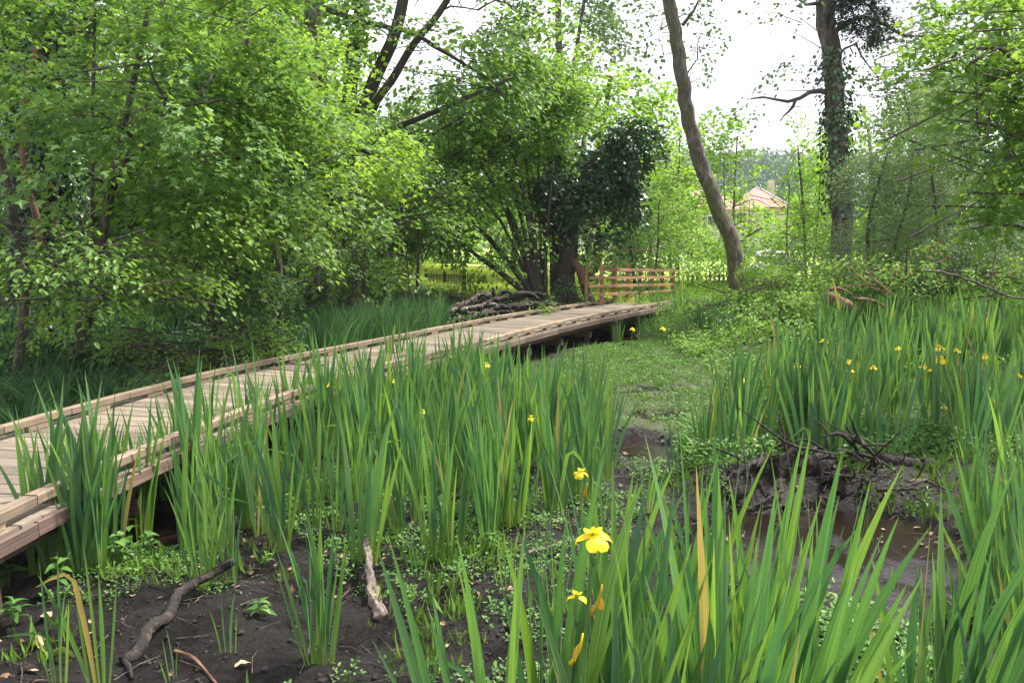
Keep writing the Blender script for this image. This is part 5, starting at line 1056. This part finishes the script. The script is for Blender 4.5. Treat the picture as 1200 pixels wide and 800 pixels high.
fl = [(569, 427, 7.0, .95, 'upper of two yellow flowers at the middle of the band'), (568, 446, 7.0, .95, 'lower of two yellow flowers at the middle of the band'), (624, 490, 5.6, .8, 'small yellow flower right of the picture centre among leaves'), (388, 449, 6.4, .7, 'left small yellow flower in front of the boardwalk'), (395, 452, 6.5, .6, 'right small yellow flower in front of the boardwalk'), (461, 445, 6.9, .7, 'faint yellow flower behind the band tips'), (496, 482, 6.2, .7, 'small yellow flower on the left of the band centre'),
      (777, 385, 12, 1.0, 'tiny yellow flower beyond the channel left of the far bed'), (741, 385, 12.2, .9, 'tiny yellow flower left of the far channel bed'),
      (871, 446, 7.0, .85, 'yellow flower at the left end of the right bed'), (935, 428, 7.2, .85, 'upper yellow flower at the left of the right bed'), (935, 457, 6.8, 1.1, 'lower withering yellow flower at the left of the right bed'), (965, 399, 8, .9, 'yellow flower near the top left of the right bed'), (993, 423, 7.3, .8, 'higher of the pair of yellow flowers in the right bed'), (996, 433, 7.3, 1.0, 'lower of the pair of yellow flowers in the right bed'),
      (1023, 430, 7.3, .7, 'slender yellow flower right of the pair in the right bed'), (1053, 408, 7.6, .7, 'narrow yellow flower above the middle of the right bed'), (1101, 407, 7.2, 1.1, 'topmost yellow flower of the bright cluster in the right bed'), (1100, 420, 7.0, 1.4, 'largest yellow flower of the bright cluster in the right bed'), (1082, 429, 7.0, .8, 'left lower flower of the bright cluster'), (1090, 432, 7.0, .7, 'right lower flower of the bright cluster'), (1121, 410, 7.4, .8, 'yellow flower just right of the bright cluster'), (1153, 417, 7.2, .9, 'small yellow flower towards the right edge'), (1193, 439, 6.8, .9, 'yellow flower at the right edge of the picture'), (1166, 472, 6.0, 1.0, 'low yellow flower near the right edge'), (1106, 476, 6.2, .5, 'tiny yellow bud low in the right bed'), (965, 460, 7.0, .8, 'withered flower low in the right bed'), (838, 436, 7.2, .6, 'pale small flower at the far left tip of the right bed')]
for k, (px, py, d, s_, lab) in enumerate(fl): flower_at(px, py, d, lab, 910 + k, s_ * .85)

# ------------------------------------------------------------------ small broad-leaved plants, one by one
def plant_leaf(name, L_, W_, m):
    t = np.array([0, .15, .4, .7, 1.0]); w = np.array([.05, .7, 1, .6, .02]) * W_ / 2; z = np.array([0, .06, .08, .02, -.10]) * L_
    V = []; 
    for a, b, c in zip(t * L_, w, z): V += [(a, -b, c + b * .35), (a, 0, c), (a, b, c + b * .35)]
    i = np.arange(15).reshape(5, 3); F = np.concatenate([np.stack([i[:-1, 0], i[:-1, 1], i[1:, 1], i[1:, 0]], -1), np.stack([i[:-1, 1], i[:-1, 2], i[1:, 2], i[1:, 1]], -1)])
    return new_mesh(name, np.array(V), [F], m, attr=np.full(len(F), .3), smooth=True)
PLF = [plant_leaf('leaf', 1, .62, M['herb']), plant_leaf('leaf', 1, .42, M['herb']), plant_leaf('leaf', 1, .85, M['herb'])]
def seedling(px, py, h, nl, ll, label, seed, kind=0, group=None):
    r = np.random.default_rng(seed); p = gp(px, py); t = thing('small_plant', label, 'plant', p, group)
    tube_obj('stem', [(0, 0, -.01), (r.normal(0, .01), r.normal(0, .01), h * .5), (r.normal(0, .02), r.normal(0, .02), h)], .003, .0015, M['stem'], t, seg=5, step=.03, rough=.05)
    for k in range(nl):
        z = h * (.2 + .8 * (k // 2 + 1) / (nl // 2 + 1)); a = (k % 2) * math.pi + (k // 2) * 1.57 + r.normal(0, .25) + seed
        o = link('leaf', PLF[kind], t); s_ = ll * r.uniform(.7, 1.15) * (1.1 - .4 * z / h); o.location = (0, 0, min(z, h)); o.rotation_euler = (r.normal(0, .2), r.uniform(-.25, .3), a); o.scale = (s_,) * 3
for k, q in enumerate([(150, 640, .22, 10, .085, 'heart leaved plant just right of the large left iris clump', 2), (125, 655, .14, 8, .08, 'pale leaved seedling at the foot of the large left iris clump', 0), (140, 668, .2, 10, .08, 'heart leaved plant in front of the low herbs', 2), (175, 655, .18, 10, .07, 'heart leaved plant between two iris tufts', 2), (70, 690, .2, 10, .09, 'leafy plant at the foot of the deck corner', 1), (18, 735, .14, 12, .09, 'low rosette at the bottom left edge', 1), (10, 690, .12, 8, .12, 'dark broad leaves under the deck corner', 1), (305, 722, .09, 10, .09, 'bright rosette on bare mud right of the dark branch', 1),
    (312, 665, .10, 8, .05, 'small seedling on the mud above the bright rosette', 1), (1010, 742, .16, 12, .06, 'leafy seedling at the front edge of the puddle', 1), (975, 770, .18, 12, .07, 'branched seedling at the bottom below the puddle', 1), (925, 780, .16, 12, .08, 'broad leaved seedling beside the foreground irises', 0), (1025, 790, .15, 12, .07, 'seedling at the bottom edge right of the puddle', 1), (340, 610, .2, 12, .07, 'leafy plant in the gap of the middle band', 0), (352, 580, .22, 12, .07, 'tall seedling in the shade of the middle band', 0), (575, 650, .14, 12, .06, 'seedling cluster in front of the middle band', 1), (520, 690, .1, 10, .05, 'small seedling on the mud left of the pale stick', 1), (455, 690, .1, 8, .06, 'seedling right beside the pale stick', 0), (1085, 590, .2, 10, .05, 'seedling below the driftwood log', 1), (945, 555, .18, 10, .05, 'seedling left of the root stump', 1), (1050, 540, .16, 10, .06, 'round leaved plant behind the driftwood log', 2), (385, 545, .2, 12, .06, 'pale green plant between iris stems of the band', 0), (390, 652, .12, 10, .06, 'seedling on the mud left of the isolated fan', 1)]):
    seedling(*q[:5], q[5], 800 + k, q[6])
# dead leaves
def dead_leaf(px, py, s_, label, seed, m='deadleaf', wr=.6):
    r = np.random.default_rng(seed); p = gp(px, py, .012); t = np.linspace(0, 1, 9); w = np.sin(t * math.pi) ** .7 * wr / 2 * (1 + .25 * np.sin(t * 17 + seed)); z = .10 * np.sin(t * 5 + seed)
    V = np.concatenate([np.stack([t - .5, q * w, z + abs(q) * .10 + .03 * np.sin(t * 11 + q)], 1) for q in (-1, -.5, 0, .5, 1)]); i = np.arange(45).reshape(5, 9)
    F = np.stack([i[:-1, :-1], i[:-1, 1:], i[1:, 1:], i[1:, :-1]], -1).reshape(-1, 4); o = link('dead_leaf', new_mesh('dead_leaf', V * s_, [F], M[m], smooth=True), loc=tuple(p)); o.rotation_euler = (r.normal(0, .2), r.normal(0, .2), r.random() * 6); tag(o, label, 'dead leaf')
for k, q in enumerate([(44, 742, .09, 'curled tan dead leaf at the bottom left'), (54, 728, .07, 'brown dead leaf just above the curled tan one'), (34, 752, .07, 'small tan dead leaf at the left of the curled one'), (520, 692, .085, 'pinkish dead leaf on the open mud in the middle'), (285, 780, .07, 'orange brown dead leaf near the bottom left'), (606, 645, .05, 'pale dead leaf behind the upright leaf pair'), (520, 735, .04, 'small orange leaf scrap on the open mud'), (522, 760, .04, 'pinkish leaf scrap below the orange one'), (940, 730, .07, 'dark red dead leaf on the wet mud of the puddle'), (235, 668, .05, 'yellow brown dead leaf near the branch tip'), (600, 738, .07, 'grey dead leaf flat on the mud'), (40, 790, .04, 'brown leaf scrap at the bottom left corner')]): dead_leaf(*q[:3], q[3], 850 + k)
dead_leaf(60, 768, .34, 'long yellowed iris leaf lying on the mud at the bottom left', 870, 'dryyellow', .09)
o = [x for x in bpy.data.objects if x.get('label', '').startswith('long yellowed')][0]; o.rotation_euler = (0, .03, -.55)

# ------------------------------------------------------------------ ground cover nobody could count
r = np.random.default_rng(77)
def cover(name, label, cat, n, xlo, xhi, ylo, yhi, dens, leaf, hgt_, m, seed, shape='oval', k=6, grass=False):
    r = np.random.default_rng(seed); y = r.uniform(0, 1, n * 3) ** .8 * (yhi - ylo) + ylo; x = r.uniform(xlo, xhi, n * 3)
    keep = r.random(n * 3) < dens(x, y); x, y = x[keep][:n], y[keep][:n]; n = len(x); z = hgt(x, y)
    ok = z > -.03; x, y, z = x[ok], y[ok], z[ok]; n = len(x); sz = r.uniform(.5, 1.3, n)
    a = r.random((n, k)) * 6.28; rr_ = r.random((n, k)) * leaf * (1.2 if not grass else .8)
    hh = r.random((n, k)) * hgt_ * sz[:, None]
    pos = np.stack([x[:, None] + np.cos(a) * rr_, y[:, None] + np.sin(a) * rr_, z[:, None] + (hh if not grass else 0 * hh) + .004], -1)
    if grass: ax = np.stack([np.cos(a) * .5, np.sin(a) * .5, 1 + 0 * a], -1) + r.normal(0, .15, (n, k, 3)); Ln = (hgt_ * sz[:, None] * r.uniform(.5, 1.2, (n, k))).ravel(); wd = np.full(n * k, leaf * .28); nr = np.stack([np.cos(a), np.sin(a), 0 * a], -1)
    else: ax = np.stack([np.cos(a), np.sin(a), r.uniform(-.1, .7, (n, k))], -1); Ln = (leaf * sz[:, None] * r.uniform(.6, 1.2, (n, k))).ravel(); wd = Ln * .6; nr = np.array([0, 0, 1.]) + r.normal(0, .35, (n, k, 3))
    tint = np.clip(np.repeat(r.random(n) * .6, k) + .39 * r.random(n * k), 0, .99)
    V, F, A = leaves_arrays(pos.reshape(-1, 3), ax.reshape(-1, 3), nr.reshape(-1, 3), Ln, wd, shape, tint); TRI[0] += len(F) * (F.shape[1] - 2)
    link(name, new_mesh(name, V, [F], M[m], attr=A), kind='stuff', label=label, category=cat)
def wetfree(x, y):
    p = 0
    for q in PUDS: p = np.maximum(p, pud(x, y, *q))
    return 1 - sstep(.05, .25, p)
def offdeck(x, y): return np.where((deck_side(x, y) > -WID - .1) & (deck_side(x, y) < .05) & (y < 17.6), 0, 1)
SPOTS = [(*G(a, b, 0)[:2], c) for a, b, c in [(190, 672, .22), (150, 650, .2), (530, 640, .42), (450, 630, .25), (590, 610, .4), (350, 610, .3), (60, 705, .2), (700, 600, .3), (480, 590, .4), (400, 575, .3), (610, 660, .15), (20, 700, .15), (250, 700, .12)]]
def spots(x, y):
    s = 0 * x
    for a, b, c in SPOTS: s = np.maximum(s, np.clip(1.5 - np.hypot(x - a, y - b) / c * 1.2 + (fbm(x, y, 6, 3, 66) - .5) * 2.2, 0, 1))
    return s * .8
def d_near(x, y): return offdeck(x, y) * (deck_side(x, y) < 0) * np.maximum(spots(x, y), .55 * np.clip((fbm(x, y, 1.9, 4, 51) - .55) * 5, 0, 1))
def d_mid(x, y): return offdeck(x, y) * np.clip(greenness(x, y) * 1.2 + (fbm(x, y, 1.8, 3, 53) - .62) * 2.2, 0, 1) * wetfree(x, y) * (deck_side(x, y) < 0)
cover('marsh_herbs', 'low bright marsh herbs scattered in patches over the near mud', 'herbs', 7500, -2.6, 3.2, 2.6, 6.2, d_near, .021, .05, 'herb', 1, k=8)
cover('marsh_cress', 'mat of small bright green leaves filling the channel', 'herbs', 14500, -1.5, 5.5, 5.6, 14.5, d_mid, .030, .05, 'herb', 2, shape='rhomb', k=6)
cover('channel_grass', 'short green grass sprouting over the channel mud', 'grass', 6500, -1.5, 6, 5.2, 16.5, d_mid, .022, .07, 'grass', 3, shape='rhomb', k=5, grass=True)
def d_near2(x, y): return np.clip((fbm(x, y, 2.6, 3, 57) - .52) * 6, 0, 1) * (deck_side(x, y) < -WID - .05)
cover('young_shoots', 'thin young grass shoots coming up through the near mud', 'grass', 2200, -2.6, 3.4, 2.3, 6, d_near2, .014, .10, 'grass', 4, shape='rhomb', k=4, grass=True)
def d_right(x, y): return np.clip((fbm(x, y, 2.2, 3, 59) - .33) * 3, 0, 1)
cover('marsh_herbs', 'low leafy herbs under the irises at the bottom right', 'herbs', 1700, 1.15, 3.2, 2.3, 3.6, d_right, .032, .10, 'herb', 5, k=8)
cover('marsh_herbs', 'tall leafy herbs along the foot of the right iris bed', 'herbs', 3200, 1.3, 5.4, 5.55, 6.9, d_right, .036, .20, 'herb', 6, shape='rhomb', k=9)
def d_bank(x, y): return (deck_side(x, y) > .1) * np.clip((fbm(x, y, 1.2, 3, 61) - .3) * 3, 0, 1)
cover('bank_undergrowth', 'dark undergrowth covering the bank behind the boardwalk', 'undergrowth', 7500, -9, 2, 5.2, 19, d_bank, .07, .16, 'shade', 7, shape='rhomb', k=7)
cover('bank_grass', 'rough grass along the bank behind the boardwalk', 'grass', 6000, -7, 2, 5.2, 16, d_bank, .03, .26, 'sedge', 8, shape='rhomb', k=6, grass=True)
def d_mead(x, y): return 0 * x + 1.0
cover('meadow_grass', 'sunlit yellow green grass of the meadow beyond the trees', 'grass', 13000, -9, 3, 16.8, 34, d_mead, .09, .18, 'meadow', 9, shape='rhomb', k=5, grass=True)
cover('rough_grass', 'rough grass between the fence and the leaning trunk', 'grass', 9000, 1.2, 12, 16.8, 27, d_mead, .06, .12, 'grass', 10, shape='rhomb', k=5, grass=True)
cover('bank_herbs', 'weedy growth on the rise behind the right iris bed', 'herbs', 6000, 2.6, 9, 9.5, 17, d_right, .065, .24, 'bramble', 11, shape='rhomb', k=7)
# litter: twigs and fibres lying on the mud
ps = []
for k in range(800):
    x = r.uniform(-2.3, 3.2); y = r.uniform(2.3, 7); z = hz(x, y)
    if deck_side(np.array([x]), np.array([y]))[0] > -WID - .1: continue
    a = r.random() * 6.28; l_ = r.uniform(.03, .14); d_ = np.array([math.cos(a), math.sin(a), 0]) * l_; c = np.array([x, y, max(z, -.028) + .006])
    ps.append((np.array([c - d_, c + [r.normal(0, .02), r.normal(0, .02), .008], c + d_]), np.array([.0022, .002, .001])))
V, F, T = multi_tube(ps, 4); link('plant_litter', new_mesh('plant_litter', V, [F, T], M['bark']), kind='stuff', label='fine twigs and dead stalks littering the near mud', category='litter')
print('TRIS', TRI[0], 'LEAVES', NLEAF[0], 'OBJ', len(bpy.data.objects))
n = 900; r = np.random.default_rng(95); y = 2.3 + 4.5 * r.random(n) ** 1.2; x = r.uniform(-2.6, 3.0, n); kp = (deck_side(x, y) < -WID - .02) & (fbm(x, y, 1.5, 3, 96) > .45); x, y = x[kp], y[kp]; n = len(x); z = np.maximum(hgt(x, y), -.027) + .008
Ln = r.uniform(.012, .05, n); V, F, A = leaves_arrays(np.stack([x, y, z], 1), np.stack([r.normal(size=n), r.normal(size=n), r.normal(0, .15, n)], 1), np.array([0, 0, 1.]) + r.normal(0, .3, (n, 3)), Ln, Ln * r.uniform(.3, .8, n), 'oval', r.random(n))
M['litter'] = leaf_mat('leaf_litter', [(.05, .03, .02), (.14, .08, .045), (.27, .17, .10), (.10, .07, .05)], (1, 1, 1), tr=.05)
link('leaf_litter', new_mesh('leaf_litter', V, [F], M['litter'], attr=A), kind='stuff', label='brown scraps of dead leaf scattered over the near mud', category='litter')
# crumbs and clods of the churned mud
n = 5200; r = np.random.default_rng(90); y = 2.3 + 4.9 * r.random(n) ** 1.3; x = r.uniform(-2.6, 3.0, n); kp = (deck_side(x, y) < -WID - .02) & (fbm(x, y, 3, 3, 91) > .42); x, y = x[kp], y[kp]; z = hgt(x, y); kp = z > -.035; x, y, z = x[kp], y[kp], z[kp]; n = len(x)
T8 = np.array([(1, 0, 0), (0, 1, 0), (-1, 0, 0), (0, -1, 0), (0, 0, .7), (0, 0, -.6)]); s_ = r.uniform(.004, .013, n) * (1 + 1.2 * (r.random(n) < .08))
V = T8[None] * (1 + .5 * r.normal(0, .5, (n, 6, 1))) * s_[:, None, None]; a = r.random(n) * 6; V = np.stack([V[..., 0] * np.cos(a)[:, None] - V[..., 1] * np.sin(a)[:, None], V[..., 0] * np.sin(a)[:, None] + V[..., 1] * np.cos(a)[:, None], V[..., 2]], -1) + np.stack([x, y, z + s_ * .2], -1)[:, None]
F8 = np.array([(0, 1, 4), (1, 2, 4), (2, 3, 4), (3, 0, 4), (1, 0, 5), (2, 1, 5), (3, 2, 5), (0, 3, 5)]); F = (F8[None] + (np.arange(n) * 6)[:, None, None]).reshape(-1, 3)
link('mud_clods', new_mesh('mud_clods', V.reshape(-1, 3), [F], M['rot'], smooth=True), kind='stuff', label='crumbs and clods of black mud scattered over the churned ground', category='mud')
# ------------------------------------------------------------------ air
hm_, hn_, ho_ = mat('haze_air'); pv = nd(hn_, 'VolumePrincipled', Density=.0004); pv.inputs['Color'].default_value = (.86, .92, 1, 1); hn_.links.new(pv.outputs[0], ho_.inputs['Volume'])
hv = np.array([(a, b, c) for a in (-1000, 1000) for b in (-60, 1650) for c in (-2.5, 62)], float)
link('haze', new_mesh('haze', hv, [np.array([(0, 1, 3, 2), (4, 6, 7, 5), (0, 4, 5, 1), (2, 3, 7, 6), (0, 2, 6, 4), (1, 5, 7, 3)])], hm_), kind='stuff', label='thin pale haze over the distance', category='haze')
